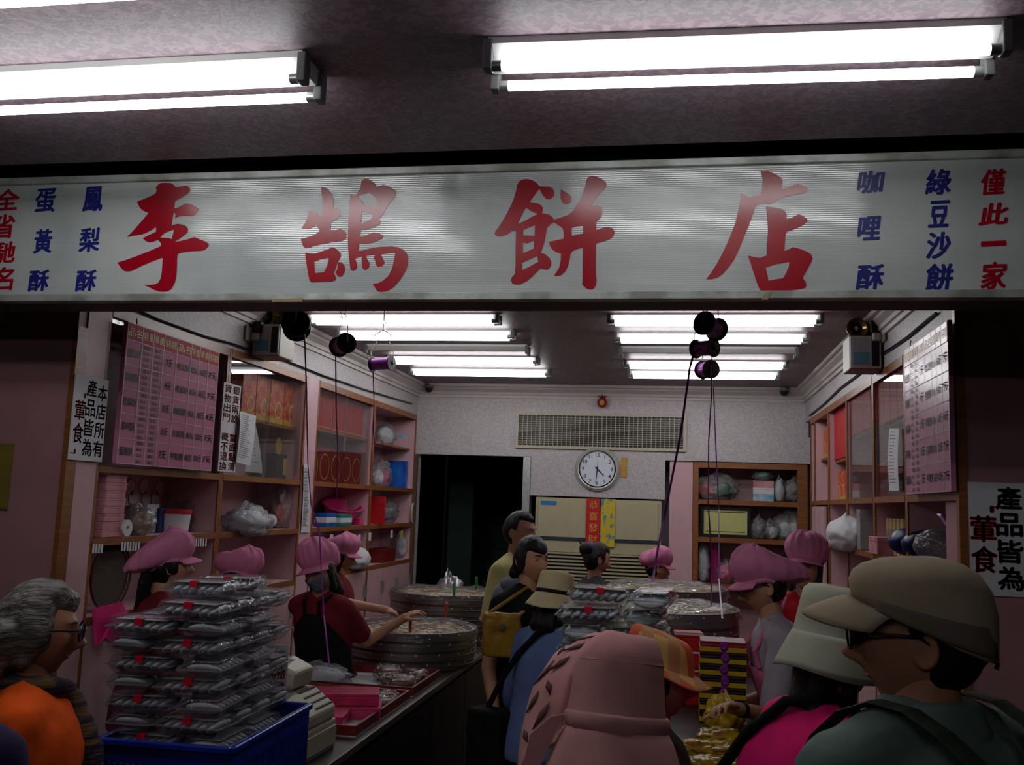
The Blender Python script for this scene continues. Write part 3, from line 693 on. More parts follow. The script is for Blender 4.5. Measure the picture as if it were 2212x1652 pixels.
obj('maker_badge', bx_(a.x - t.location.x, b.x - t.location.x, -.014, -.002, top - .075, top - .035), mat('badge_blue', (40, 130, 190), .4), t)
# banners on it
def banner(label, px0, px1, py0, py1, m, chars=None, ink=GOLD):
    a, b = onY(px0, py0, YB - .005), onY(px1, py1, YB - .005)
    t = thing('paper_banner', label, 'banner', (a.x, YB - .002, b.z))
    W, H = b.x - a.x, a.z - b.z
    obj('sheet', bx_(0, W, -.004, -.002, 0, H), m, t)
    if chars:
        mb = MB()
        for k, ch in enumerate(chars): put_text(mb, ch, (W/2, -.0045, H*(.87 - k*.24)), (1, 0, 0), (0, 0, 1), W*.62, H*.17)
        obj('lettering', mb, ink, t)
    return t
banner('red new-year banner reading 恭喜發財 in gold on the cooling unit', 1267, 1296, 1076, 1180, RED, '恭喜發財')
banner('yellow and green picture banner beside the red new-year banner', 1297, 1327, 1077, 1182, mat('banner_yellow', (210, 186, 40), .6, rgb2=(70, 130, 150), vscale=16, thr=(.36, .5)))
# pink panel and shelves in the niche
tag(obj('wall_panel', bx_(xs0 + .03, PB(1497, 1000).x, YB + .03, YB + .06, 0, zs - .002), PINKW), 'tall plain pink panel between the cooling unit and the niche shelves', 'panel')
xa, xb = PB(1498, 1000).x, PB(1745, 1000).x
t = thing('niche_shelves', 'brown-edged pink shelves set in the back wall with a framed certificate', 'shelf', (xa, YB, 0)); NS = t
W = xb - xa; zz = [PB(1600, 1081).z, PB(1600, 1163).z, PB(1560, 1262).z, .5]
obj('back_panel', bx_(0, W, .44, .46, 0, zs), PINKW, t)
for x in (0, W - .09): obj('side_post', bx_(x, x + .09 if x else x + .05, .02, .43, 0, zs - .004), WOOD, t)
obj('top_rail', bx_(.05, W - .09, .02, .06, zs - .06, zs - .004), WOOD, t)
for z in zz: obj('shelf_board', bx_(.051, W - .091, .02, .43, z - .045, z), WOOD, t)
a, b = PB(1514, 1090), PB(1623, 1158)
t = thing('framed_certificate', 'dark framed yellowish certificate on the niche shelf', 'picture frame', (a.x, YB + .1, zz[1] + .001))
W, H = b.x - a.x, a.z - zz[1] - .01
for q in ((0, W, 0, .03), (0, W, H - .03, H), (0, .03, .03, H - .03), (W - .03, W, .03, H - .03)): obj('frame', bx_(q[0], q[1], -.015, .01, q[2], q[3]), BLACK, t)
obj('sheet', bx_(.03, W - .03, 0, .008, .03, H - .03), mat('certificate', (206, 204, 130), .7, var=.08), t)
obj('border_print', MB().add([(.05, -.001, .05), (W - .05, -.001, .05), (W - .05, -.001, .056), (.05, -.001, .056), (.05, -.001, H - .056), (W - .05, -.001, H - .056), (W - .05, -.001, H - .05), (.05, -.001, H - .05)], [(0, 1, 2, 3), (4, 5, 6, 7)]), INK, t)
# stairs and clutter seen through the doorway
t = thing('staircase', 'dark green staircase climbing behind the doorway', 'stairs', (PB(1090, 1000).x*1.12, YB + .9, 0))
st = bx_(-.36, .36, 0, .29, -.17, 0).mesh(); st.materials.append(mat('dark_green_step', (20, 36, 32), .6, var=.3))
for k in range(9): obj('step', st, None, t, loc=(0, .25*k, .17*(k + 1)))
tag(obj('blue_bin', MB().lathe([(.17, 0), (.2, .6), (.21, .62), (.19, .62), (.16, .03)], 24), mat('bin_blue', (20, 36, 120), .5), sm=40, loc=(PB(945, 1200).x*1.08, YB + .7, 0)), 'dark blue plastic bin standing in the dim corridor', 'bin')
for s_, (px, py), cpx in (('beside the shelf unit with the blue pack', (927, 838), 897), ('in the corner over the orange boxes', (1694, 845), 1745)):
    q = onZ(px, py - 4, ZC - .0)
    q = Vector((q.x, YB - .13, ZC - .135)) if False else Vector((onY(px, py, YB - .1).x, YB - .1, onY(px, py, YB - .1).z))
    t = thing('dome_camera', 'small dark dome camera ' + s_, 'camera', (q.x, q.y, q.z))
    obj('dome', MB().lathe([(.002, -.045), (.025, -.038), (.038, -.015), (.04, 0), (.03, .012), (.002, .014)], 20), BLACK, t, sm=50)
    obj('collar', MB().lathe([(.042, 0), (.046, .008), (.04, .03), (.01, .034)], 20), GREY, t, sm=50)
    e = PB(cpx, 870, .03) - q
    obj('arm', MB().tube([(0, 0, .03), (.4*e.x, .03, .05), (.8*e.x, .06, .03), (e.x, .07, -.02)], .008), BLACK, t)
    obj('cable', MB().tube([(e.x, .07, -.02), (e.x*1.04, .075, -.15), (e.x*1.06, .08, -.42)], .008), BLACK, t)
# cable runs along the cabinet tops
def cable(label, pts, r=.007, m=BLACK, name='cable'):
    return tag(obj(name, MB().tube(pts, r, 6), m, sm=60), label, 'cable')
cable('black cable running along the cabinet top above the price board', [PL(x, y - 12 + 2*((i*7) % 3), .012) for i, (x, y) in enumerate(((285, 676), (340, 700), (390, 716), (440, 738), (500, 752), (540, 764), (620, 792), (700, 822), (790, 850), (890, 884)))])
cable('black cable drooping along the cabinet top above the glaring board', [PR(x, y, .012) for x, y in ((2022, 676), (1993, 700), (1960, 728), (1925, 752), (1895, 770), (1850, 812), (1815, 838), (1780, 872), (1748, 898))])
# emergency lamps on the cabinet tops
def emergency(label, X, side, bx, by, px_head, py_head):
    s = 1 if side == 'L' else -1
    P = onX(bx, by, X)
    t = thing('emergency_light', label, 'emergency light', (X, P.y, ZT - .005))
    wd = .13; hh = P.z - ZT
    obj('case', MB().box((-.09 if s > 0 else -.09, -.11, 0), (.09, .11, .2)), mat('case_grey', (150, 146, 136), .5), t, bevel=.006)
    obj('front_plate', MB().box((-.085, -.118, .005), (.085, -.111, .195)), WHITE, t, bevel=.002)
    obj('label_print', MB().box((-.07, -.1205, .03), (.02, -.1185, .1)), mat('label_blue', (120, 190, 214), .5), t)
    obj('label_print', MB().box((-.07, -.1205, .115), (.02, -.1185, .18)), mat('label_pale', (200, 206, 214), .5), t)
    obj('control_strip', MB().box((.035, -.1205, .02), (.075, -.1185, .18)), BLACK, t)
    for k, dx in ((0, -.035), (1, .03)):
        h = Vector((dx*1.2 - s*.01, -.02 + .05*k, .26))
        d = Vector((-.15*s if k else -.1*s, -1, -.05)).normalized()
        q = d.to_track_quat('Z', 'Y').to_matrix().to_4x4(); M_ = Matrix.Translation(h) @ q
        hd = obj('lamp_head', MB().lathe([(.012, -.05), (.04, -.04), (.06, -.005), (.062, .012), (.056, .014), (.03, -.02), (.008, -.03)], 24, M_), mat('brass', (176, 150, 96), .22, metal=.9, var=.05), t, sm=50)
        obj('bulb', MB().ball(M_ @ Vector((0, 0, -.008)), .014), WHITE, hd, sm=60)
        obj('bracket', MB().tube([h + Vector((0, .03, -.02)), Vector((dx, .02, .2))], .009), BLACK, t)
    return t
emergency('emergency lamp box with two brass lamp heads above the orange picture boxes', XL + .1, 'L', 590, 760, 0, 0)
emergency('emergency lamp box with two brass lamp heads above the receipt strip', XR - .1, 'R', 1862, 780, 0, 0)
for s_, P, s in (('near the emergency lamp above the picture boxes', PL(538, 722, .004), 1), ('near the emergency lamp above the glaring board', PR(1910, 722, .004), -1)):
    t = thing('socket_outlet', 'cream wall socket with plugged-in adapters ' + s_, 'socket', P)
    obj('plate', MB().box((min(0, s*.012), -.06, -.045), (max(0, s*.012), .06, .045)), CREAM, t, bevel=.003)
    obj('plug', MB().box((min(s*.013, s*.06), .0, -.035), (max(s*.013, s*.06), .045, .012)), WHITE, t, bevel=.008)
    obj('adapter', MB().box((min(s*.02, s*.07), .01, .014), (max(s*.02, s*.07), .05, .085)), BLACK, t, bevel=.008)
    obj('cord', MB().tube([(s*.045, .03, .08), (s*.06, .06, .12), (s*.05, .08, .05), (s*.03, .06, -.06), (s*.02, .05, -.1)], .005), BLACK, t)

# doorway jamb with its pull handle
struct('door_1', MB().box((xd0 - .05, YB - .03, 0), (xd0 + .005, YB - .001, zd - .004)), mat('jamb_brown', (92, 74, 58), .5))
hb_ = obj('door_handle', MB().tube([(0, 0, 0), (0, -.04, .02), (0, -.045, .09), (0, -.04, .16), (0, 0, .18)], .013, 8), CREAM, bpy.data.objects['door_1'], sm=60)
hb_.location = (xd0 - .02, YB - .03, PB(900, 1128).z)
P = onY(828, 716, 5.4)
tag(obj('wire_hanger', MB().tube([(P.x - .06, P.y, P.z - .03), (P.x - .03, P.y, P.z - .006), (P.x, P.y, P.z + .008), (P.x + .03, P.y, P.z - .006), (P.x + .06, P.y, P.z - .035)], .003, 6).tube([(P.x, P.y, P.z + .006), (P.x, P.y, ZC - .003)], .0025, 6), METAL), 'thin bent wire hanger under the shop ceiling', 'hanger')
from mathutils import noise as mnoise
# ============================================================ COUNTERS
LX0, LX1, LY0, LY1, LZ = -1.98, -1.22, 2.49, 7.25, CH - .95
RX0, RX1, RY0, RY1, RZ = -.42, .27, 2.84, 6.02, CH - .85
def counter(label, x0, x1, y0, y1, z):
    t = thing('shop_counter', label, 'counter', ((x0 + x1)/2, (y0 + y1)/2, 0))
    w_, d = (x1 - x0)/2, (y1 - y0)/2
    obj('body', bx_(-w_ + .02, w_ - .02, -d + .02, d - .02, 0, z - .03), DARK, t)
    obj('top', bx_(-w_, w_, -d, d, z - .03, z), mat('counter_top', (62, 54, 52), .4, var=.2), t)
    for s in (-1, 1): obj('edge_trim', bx_(s*w_ - .004, s*w_ + .004, -d, d, z - .022, z + .004), mat('dull_trim', (120, 112, 104), .4, metal=.5), t)
    n = round((y1 - y0)/.8)
    for k in range(n):
        a = -d + .03 + (2*d - .06)*k/n; b = a + (2*d - .06)/n
        s = 1 if x0 < -1 else -1
        obj('front_panel', bx_(min(s*w_ - s*.02, s*w_ - s*.008), max(s*w_ - s*.02, s*w_ - s*.008), a + .006, b - .006, .1, z - .05), DARK, t)
    return t
counter('long dark counter carrying the blue crate, cash register and two steamer stacks', LX0, LX1, LY0, LY1, LZ)
counter('dark counter carrying the box stack with purple ribbon', RX0, RX1, RY0, RY1, RZ)

# ============================================================ STEAMERS
BUN = mat('baked_top', (196, 158, 96), .7, rgb2=(170, 128, 76), vscale=20)
def steamer(label, cx_, cy_, z0, r, tiers, th):
    t = thing('steamer_stack', label, 'steamer', (cx_, cy_, z0))
    for k in range(tiers):
        z = k*th
        tr = obj('tier', MB().lathe([(r*.985, z), (r, z + .006), (r, z + th*.42), (r*1.012, z + th*.46), (r*1.012, z + th*.54), (r, z + th*.58), (r, z + th - .008), (r*1.015, z + th - .002), (r*1.0, z + th), (r*.97, z + th), (r*.97, z)], 64, closed=True), STEEL, t, sm=35)
        for a in range(18):
            an = 2*pi*(a + .5*(k % 2))/18
            obj('rivet', RIV, None, tr, loc=(r*1.001*cos(an), r*1.001*sin(an), z + th*.75))
    obj('tray_floor', MB().lathe([(.001, tiers*th - .05), (r*.969, tiers*th - .05), (r*.969, tiers*th - .046), (.001, tiers*th - .046)], 48), STEEL, t)
    for i, j in [(i, j) for i in range(-4, 5) for j in range(-4, 5)]:
        x = (i + .5*(j % 2))*.078; y = j*.068
        if x*x + y*y < (r*.87)**2: obj('pastry', PST, None, t, loc=(x, y, tiers*th - .026))
    # crumpled film stretched over the rim
    mb = MB(); n, kk = 72, 16; rg = []
    for i in range(kk + 1):
        f = i/kk; row = []
        for j in range(n):
            an = 2*pi*j/n
            if f < .75: rr = r*1.02*f/.75; z = tiers*th + .012*(f < .7) + .022*mnoise.noise(Vector((rr*cos(an)*9, rr*sin(an)*9, cx_*3)))
            else:
                g = (f - .75)/.25; rr = r*(1.022 + .02*g) + .012*g*mnoise.noise(Vector((cos(an)*9, sin(an)*9, g*3)))
                z = tiers*th - g*th*(.9 + .8*mnoise.noise(Vector((cos(an)*2.2, sin(an)*2.2, 5 + cx_)))) 
            row.append((max(rr, .002)*cos(an), max(rr, .002)*sin(an), z))
        rg.append(row)
    mb.rings(rg, caps=False)
    obj('cling_film', mb, FILM, t, sm=180)
    return t
RIV = MB().ball((0, 0, 0), .0055, 6, 4).mesh(); RIV.materials.append(WHITE)
PST = MB().ball((0, 0, 0), (.037, .037, .022), 12, 6).mesh(); smooth(PST, 180); PST.materials.append(BUN)
rs = .385
steamer('tall round metal steamer stack under the reaching hands, film over its rim', -1.56, 5.62, LZ, rs, 4, .053)
steamer('round metal steamer stack farther down the long counter, green clips on it', -1.60, 6.62 , LZ, rs, 5, .066)
steamer('round metal steamer stack beside the red box and box stack', -.06, 4.92, RZ, .36, 5, .074)
steamer('second round steamer stack behind the one by the red box', -.06, 5.66, RZ, .34, 6, .068)
def clip(label, P, m, rz=0, tilt=.2):
    t = thing('film_clip', label, 'clip', P, rz); t.rotation_euler = (tilt, 0, rz)
    for s in (-1, 1):
        obj('jaw', MB().tube([(0, s*.004, -.035), (0, s*.007, 0), (0, s*.013, .05)], [.007, .009, .006], 8), m, t, sm=60)
    obj('spring_ring', MB().lathe([(.008, -.003), (.011, -.003), (.011, .003), (.008, .003)], 12, Matrix.Rotation(pi/2, 4, 'Y'), closed=True), METAL, t)
GRC = mat('green_clip', (54, 170, 96), .4); RDC = mat('orange_red_clip', (206, 76, 60), .4)
zt1, zt2 = LZ + .212, LZ + .33
clip('green clip standing up on the rim of the farther steamer', onY(1029, 1262, 6.62 - .1) + Vector((0, 0, 0)), GRC, .3)
clip('green clip pinching film on the near rim of the farther steamer', onY(981, 1275, 6.22), GRC, .1, -.1)
clip('orange-red clip held by the working hands on the steamer rim', onY(886, 1352, 5.22), RDC, .2, -.1)
clip('orange-red clip standing in the middle of the wrapped steamer top', onY(963, 1318, 5.75), RDC, .4)

# ============================================================ CLAMSHELL BOXES
WRAP = mat('white_wrapper', (222, 222, 228), .5, var=.16, vscale=25, bump=.3, bscale=50)
def frus(l0, w0, l1, w1, z0, z1):
    return [[(-l0, -w0, z0), (l0, -w0, z0), (l0, w0, z0), (-l0, w0, z0)], [(-l1, -w1, z1), (l1, -w1, z1), (l1, w1, z1), (-l1, w1, z1)]]
def clamshell(label):
    t = thing('pastry_box', label, 'food box')
    a = frus(.08, .044, .098, .062, .001, .028); b = frus(.1, .064, .1, .064, .028, .031); c = frus(.097, .061, .088, .052, .031, .054)
    obj('tray', MB().rings([a[0], a[1], b[0], b[1]], caps=False).add(a[0], [(0, 1, 2, 3)]), CLEAR, t)
    obj('lid', MB().rings([b[1], c[0], c[1]], caps=False).add(c[1], [(0, 1, 2, 3)]), CLEAR, t)
    for k in range(6):
        obj('wrapped_pastry', WP, None, t, loc=(-.068 + .027*k, 0, .026))
    obj('rim', MB().rings([[(x*1.03, y*1.04, z) for x, y, z in r_] for r_ in b] + [[(x*.98, y*.97, z) for x, y, z in r_] for r_ in b[::-1]], closed=True), RIMM, t)
    obj('label_card', MB().box((-.08, -.046, .0485), (.08, .046, .0495)), mat('label_paper', (206, 196, 200), .6, var=.2, vscale=60), t)
    obj('sticker', MB().box((-.012, -.0615, .036), (.012, -.058, .0525)).box((-.012, -.059, .052), (.012, -.045, .0545)), mat('sticker_red', (206, 20, 50), .45), t)
    return t
RIMM = film('clamshell_rim', bump=.1, gloss=.16, rough=.1, haze=.12)
WP = MB().ball((0, 0, 0), (.029, .053, .0125), 12, 10, Matrix.Rotation(-.6, 4, 'Y')).mesh(); smooth(WP, 60); WP.materials.append(WRAP)
ORD = ['first', 'second', 'third', 'fourth', 'fifth', 'sixth', 'seventh', 'eighth', 'ninth', 'tenth', 'eleventh', 'twelfth']
boxes = clamshell('x x x x'); BOX_USED = [False]
def put_box(x, y, z, rz, label, group, flip=False):
    o = boxes if not BOX_USED[0] else dup(boxes); BOX_USED[0] = True
    o.location = (x, y, z); o.rotation_euler = (rnd.uniform(-.02, .02), rnd.uniform(-.03, .03), rz + rnd.uniform(-.07, .07))
    o['label'] = label; o['group'] = group
# blue crate
FR, BR, FL = onZ(500, 1612, CH - .68), onZ(635, 1515, CH - .68), onZ(215, 1590, CH - .68)
ang = atan2(FR.y - FL.y, FR.x - FL.x)
cw, cd, chh = (FR - FL).length, (BR - FR).length, .262
crate = thing('blue_crate', 'blue slotted plastic crate under the tall pile of pastry boxes', 'crate', (FL.x, FL.y, LZ), ang)
BLUE = mat('crate_blue', (22, 44, 150), .35, var=.15)
obj('bottom', bx_(.01, cw - .01, .01, cd - .01, 0, .008), BLUE, crate)
def wallc(a, b):
    a = Vector(a); b = Vector(b); d = (b - a); L_ = d.length; d.normalize(); n_ = Vector((-d.y, d.x, 0))
    def seg(name, s0, s1, z0, z1, th=.006):
        q = [a + d*s0, a + d*s1, a + d*s1 + n_*th, a + d*s0 + n_*th]
        obj(name, MB().rings([[p + Vector((0, 0, z0)) for p in q], [p + Vector((0, 0, z1)) for p in q]]), BLUE, crate)
    seg('wall_band', 0, L_, .008, .06); seg('wall_band', 0, L_, .13, .15); seg('wall_band', 0, L_, .205, chh)
    n = int(L_/.018)
    for k in range(n): seg('slat', k*L_/n, k*L_/n + .009, .06, .205, .005)
    q = [a - n_*.012, b - n_*.012, b + n_*.008, a + n_*.008]
    obj('rim', MB().rings([[p + Vector((0, 0, chh - .012)) for p in q], [p + Vector((0, 0, chh + .006)) for p in q]]), BLUE, crate, bevel=.004)
wallc((0, 0, 0), (cw, 0, 0)); wallc((cw, 0, 0), (cw, cd, 0)); wallc((cw, cd, 0), (0, cd, 0)); wallc((0, cd, 0), (0, 0, 0))
CM = Matrix.Translation((FL.x, FL.y, 0)) @ Matrix.Rotation(ang, 4, 'Z')
gB = 'pastry boxes piled in the blue crate'; labB = 'clear box of white-wrapped pastries in the pile over the blue crate'
m_ = .035
for k in range(12):
    z = LZ + .012 + k*.0525
    wide = k % 2 == 0
    dx = (.0 if k > 4 else .012) - .004*k
    lst = []
    if wide: lst = [(.105, .075 + .136*j, 0) for j in range(4)] + [(.275, .11 + .21*j, pi/2) for j in range(2)]
    else: lst = [(.07, .11 + .21*j, pi/2) for j in range(2)] + [(.24, .075 + .136*j, 0) for j in range(4)]
    for (u, v, r) in lst:
        if k == 11 and u < .2: continue
        hidden = u < .2 and v > .24 and k < 10
        if hidden and k not in (0,): continue
        if wide and k < 10 and u < .2 and v > .1: continue
        p = CM @ Vector((u*cw/.36 + .002*(k % 3) + dx, v*cd/.58 + .01, 0))
        put_box(p.x, p.y, z, ang + r + (pi if r else 0), 'pastry box, %s layer of the crate pile, %s' % (ORD[k], ('register side, %s from the street' % ORD[int((v - .05)/(.136 if not r else .21))]) if u > .2 else ('street corner by the grey-haired woman' if v < .15 else 'staff side, %s row' % ORD[int((v - .05)/(.136 if not r else .21))])), gB)
for j, (u, v) in enumerate(((.2, .16), (.21, .33))):
    p = CM @ Vector((u, v, 0)); put_box(p.x, p.y, LZ + .012 + 12*.0525, ang + (.1 if j else -.06), ['topmost clear pastry box on the crate pile, on its street side', 'topmost clear pastry box on the crate pile, farther from the street'][j], gB)
gC = 'pastry boxes on the counter with the red box'
p0, p1 = onY(1203, 1300, 3.02), onY(1452, 1300, 3.02)
for k in range(10):
    z = RZ + .001 + k*.0545
    for (u, v, r) in ([(.105, 0, 0), (.105, .136, 0), (.275, .035, pi/2)] if k % 2 else [(.07, .035, pi/2), (.24, 0, 0), (.24, .136, 0)]):
        if k == 0 and v == .136: continue
        put_box(p0.x + u + .004*(k % 3), 3.02 + v, z, r, 'pastry box, %s layer of the pile behind the pink hat, %s' % (ORD[k], ('aisle side' if u < .2 else 'staff side') if not v == .136 else 'second row'), gC)
z = RZ + .001 + 10*.0545
put_box(p0.x + .13, 3.08, z, 0, 'clear pastry box topping the pile behind the pink sun hat', gC)
put_box(p0.x + .3, 3.03, z - .0, pi/2 - .05, 'clear pastry box with glaring lid topping the pile by the film-covered steamer', gC)

# ============================================================ REGISTER AND COUNTER GOODS
R0 = onZ(560, 1655, LZ)
t = thing('cash_register', 'cream cash register with a dark tilted display on the long counter', 'cash register', (-1.49, 3.44, LZ), -.05)
REG = mat('register_cream', (176, 166, 142), .45, var=.06)
obj('drawer_box', bx_(-.2, .19, -.2, .2, .0, .11), REG, t, bevel=.008)
obj('drawer_front', bx_(.191, .2, -.18, .18, .02, .09), REG, t, bevel=.003)
pf = [(-.19, .112), (.19, .112), (.19, .16), (.1, .225), (-.03, .235), (-.19, .25)]
obj('upper_body', MB().rings([[(x, y, z) for x, z in pf] for y in (-.19, .19)]), REG, t, bevel=.012)
obj('paper_cover', MB().rings([[(x, y, z) for x, z in ((-.1, .25), (.09, .233), (.1, .3), (.02, .335), (-.09, .33))] for y in (.0, .17)]), REG, t, bevel=.012)
obj('display', MB().rings([[(x, y, z) for x, z in ((-.17, .252), (.06, .234), (.05, .3), (-.0, .325), (-.16, .33))] for y in (-.2, -.004)]), BLACK, t, bevel=.006)
for i in range(5):
    for j in range(4): obj('key', bx_(.09 + .024*j, .108 + .024*j, -.17 + .03*i + .2, -.148 + .03*i + .2, .214 - .017*j, .226 - .017*j), GREY, t)
P = onY(630, 1400, 3.3)
notice('small upright white card with red characters beside the pastry pile', (-1.385, 3.15, LZ + .001), (.95, .3, 0), .075, .44, (.3, -.95, 0), [('貨物當面點清概不', .7, .97, .118, .4, REDINK), ('貨物出門概不退換', .3, .97, .118, .4, REDINK)], bold=.001)
def lump(c, r, seed, amp=.18, fr_=2.2, flat=True, n=26, k=16, knot=0):
    mb = MB(); rg = []
    for i in range(k + 1):
        th = pi*(i + .03)/(k + .06); row = []
        for j in range(n):
            an = 2*pi*j/n; d = Vector((sin(th)*cos(an), sin(th)*sin(an), -cos(th)))
            s = 1 + amp*mnoise.noise(d*fr_ + Vector((seed*7.3, seed, 0))) + amp*.6*mnoise.noise(d*fr_*3 + Vector((seed, 0, seed*3)))
            if knot and d.z > .75: s *= 1 + knot*(d.z - .75)*4; d = Vector((d.x*(1 - .9*(d.z - .75)/.25), d.y*(1 - .9*(d.z - .75)/.25), d.z))
            p = Vector((d.x*r[0]*s, d.y*r[1]*s, d.z*r[2]*s))
            if flat: p.z = max(p.z, -r[2]*.8)
            row.append(p + Vector(c))
        rg.append(row)
    return mb.rings(rg)
SEED = [1]
def bag(label, P, r, fill=None, name='plastic_bag', m=BAGF, cat='bag', knot=.16, rz=0):
    """knotted film bag; P is the point it stands on"""
    SEED[0] += 1; s = SEED[0]
    t = thing(name, label, cat, P, rz)
    obj('film', lump((0, 0, r[2]*.8), r, s, amp=.3 if m is not PAPER else .13, fr_=2.6 if m is not PAPER else 1.8, knot=knot, n=40, k=26), m, t, sm=180)
    for k, c in enumerate(fill or []):
        an = 2.4*k + s
        obj('contents', lump((r[0]*.32*cos(an) if len(fill) > 1 else 0, r[1]*.3*sin(an) if len(fill) > 1 else 0, r[2]*(.62 if len(fill) > 1 else .74)), tuple(q*(.55 if len(fill) > 1 else .82) for q in r), s + k*3, amp=.1), c, t, sm=180)
    return t
def carton(label, P, w_, d, h, m, rz=0, group=None, name='carton', cat='box', band=None, tilt=0):
    """card box standing on P (centre of its foot) with a lid line"""
    t = thing(name, label, cat, P, rz, group)
    if tilt: t.rotation_euler = (0, tilt, rz)
    obj('box_body', bx_(-w_/2, w_/2, -d/2, d/2, 0, h*.72), m, t, bevel=min(.003, h*.05))
    obj('box_lid', bx_(-w_/2 - .001, w_/2 + .001, -d/2 - .001, d/2 + .001, h*.72, h), m, t, bevel=min(.003, h*.05))
    if band: obj('print', bx_(-w_/2 - .002, w_/2 + .002, -d/2 - .002, d/2 + .002, h*band[0], h*band[1]), band[2], t)
    return t
TRAYW = mat('tray_lining', (196, 192, 196), .7, var=.08); TRAYR = mat('tray_red', (120, 26, 30), .5)
def tray(label, x0, x1, y0, y1):
    t = thing('display_tray', label, 'tray', ((x0 + x1)/2, (y0 + y1)/2, LZ + .001))
    w_, d = (x1 - x0)/2, (y1 - y0)/2
    obj('tray_bottom', bx_(-w_, w_, -d, d, 0, .006), TRAYW, t)
    for a in ((-w_, w_, -d, -d + .012), (-w_, w_, d - .012, d), (-w_, -w_ + .012, -d + .012, d - .012), (w_ - .012, w_, -d + .012, d - .012)):
        obj('tray_side', bx_(*a, .006, .045), TRAYR, t)
    return t
tray('white-lined display tray with red sides in front of the steamer', -1.9, -1.26, 4.62, 5.16)
tray('white-lined display tray holding the pink parcels', -1.9, -1.26, 3.78, 4.56)
BRN = mat('brown_packet', (160, 100, 52), .35, rgb2=(104, 56, 28), vscale=30)
for k, (x, y, rz) in enumerate(((-1.42, 4.82, .3), (-1.36, 5.0, -.5), (-1.5, 4.98, 1.1), (-1.36, 4.78, .9))):
    bag('brown snack packet in clear film heaped in the white tray', (x, y, LZ + .008 + .012*(k == 2)), (.085, .065, .036), [BRN], 'snack_packet', FILM, 'packet', 0, rz)['group'] = 'brown snack packets'
for k, (x, y, rz) in enumerate(((-1.34, 4.44, .4), (-1.33, 4.32, -.3))):
    bag('brown snack packet lying behind the pink parcels', (x, y, LZ + .008), (.07, .055, .03), [BRN], 'snack_packet', FILM, 'packet', 0, rz)['group'] = 'brown snack packets'
PNK = mat('pink_wrap', (206, 52, 110), .3, rgb2=(170, 30, 60), vscale=10, coat=.3)
for k, (x, y, z, rz) in enumerate(((-1.42, 4.12, 0, .25), (-1.44, 4.14, .052, .3), (-1.66, 4.2, 0, .1), (-1.46, 3.93, 0, .15))):
    carton(['flat pink film-wrapped parcel on the display tray', 'pink film-wrapped parcel lying on another parcel', 'pink film-wrapped parcel deeper in the tray, by the staff side', 'pink film-wrapped parcel next to the cash register'][k], (x, y, LZ + .008 + z), .3 if k < 2 else .2, .17, .05, PNK, rz, 'pink parcels', 'wrapped_parcel', 'parcel')
GIFT = mat('gift_black', (34, 14, 20), .4); GIFTY = mat('gift_yellow', (206, 170, 30), .45)
t = carton('small black and yellow gift box tied with purple ribbon on the tray', (-1.62, 3.95, LZ + .008), .16, .11, .06, GIFT, .4, None, 'gift_box', 'box', (.3, .62, GIFTY))
obj('ribbon', bx_(-.009, .009, -.0585, .0585, -.0, .0625), PURPLE, t)
bag('crumpled white carrier bag with red print on the tray edge', (-1.78, 4.72, LZ + .008), (.15, .12, .06), [PAPER], 'carrier_bag', BAGF)
# box stack with ribbon
REDTOP = mat('gift_red', (150, 26, 50), .35)
a, b = onY(1513, 1395, 4.05), onY(1612, 1400, 4.05)
for k in range(7):
    t = carton('black and yellow gift box, %s from the bottom of the ribbon-tied stack' % ORD[k] if k < 6 else 'uppermost red gift box of the stack tied with purple ribbon', ((a.x + b.x)/2, 4.13, RZ + .001 + .046*k), b.x - a.x, .15, .0455, GIFT if k < 6 else REDTOP, 0, 'gift boxes tied with ribbon', 'gift_box', 'box', (.1, .5, GIFTY))
    obj('ribbon', bx_(-.008 + .004*(k % 3), .012 + .004*(k % 3), -.079, .079, -.0, .0462), PURPLE, t)
    obj('ribbon_bow', MB().lathe([(.006, -.004), (.016, -.006), (.018, .0), (.012, .005), (.004, .004)], 10, Matrix.Translation((.002 + .006*(k % 2), -.082, .028)) @ Matrix.Rotation(pi/2, 4, 'X')), PURPLE, t)
c0 = onY(1490, 1350, 4.42)
for k in range(4):
    carton('glossy red box, %s from the bottom of the stack before the steamer' % ORD[k], (c0.x - .002*k, 4.42, RZ + .001 + .078*k), .12, .1, .077, RED, .1, 'red boxes before the steamer', 'red_box', 'box', (.86, .96, WHITE))
carton('clear-topped grey carton beside the red boxes', (c0.x + .11, 4.45, RZ + .001), .08, .1, .27, GREY, .1)
YLW = mat('yellow_packet', (214, 178, 30), .35, rgb2=(170, 120, 20), vscale=14, coat=.3)
for k, (x, y, rx) in enumerate(((.16, 3.72, .1), (.08, 3.5, .3), (.17, 3.5, .0), (.2, 3.3, -.4), (.1, 3.28, .5))):
    bag('yellow pastry packet in shiny foil on the serving counter, %s from the box stack' % ORD[k], (x, y, RZ + .001), (.085, .07, .03), [YLW], 'pastry_packet', YLW, 'packet', 0, rx)['group'] = 'yellow packets'
c0 = onY(1552, 1535, 3.86)
bag('bright yellow paper bag being filled beside the box stack', (c0.x + .02, 3.86, RZ + .001), (.07, .06, .08), [YLW], 'paper_bag', YLW, 'bag', .2)
bag('dark foil-like bag at the end of the serving counter', (.12, 2.95, RZ + .001), (.14, .1, .05), [BLACK], 'dark_bag', FILM, 'bag', 0)

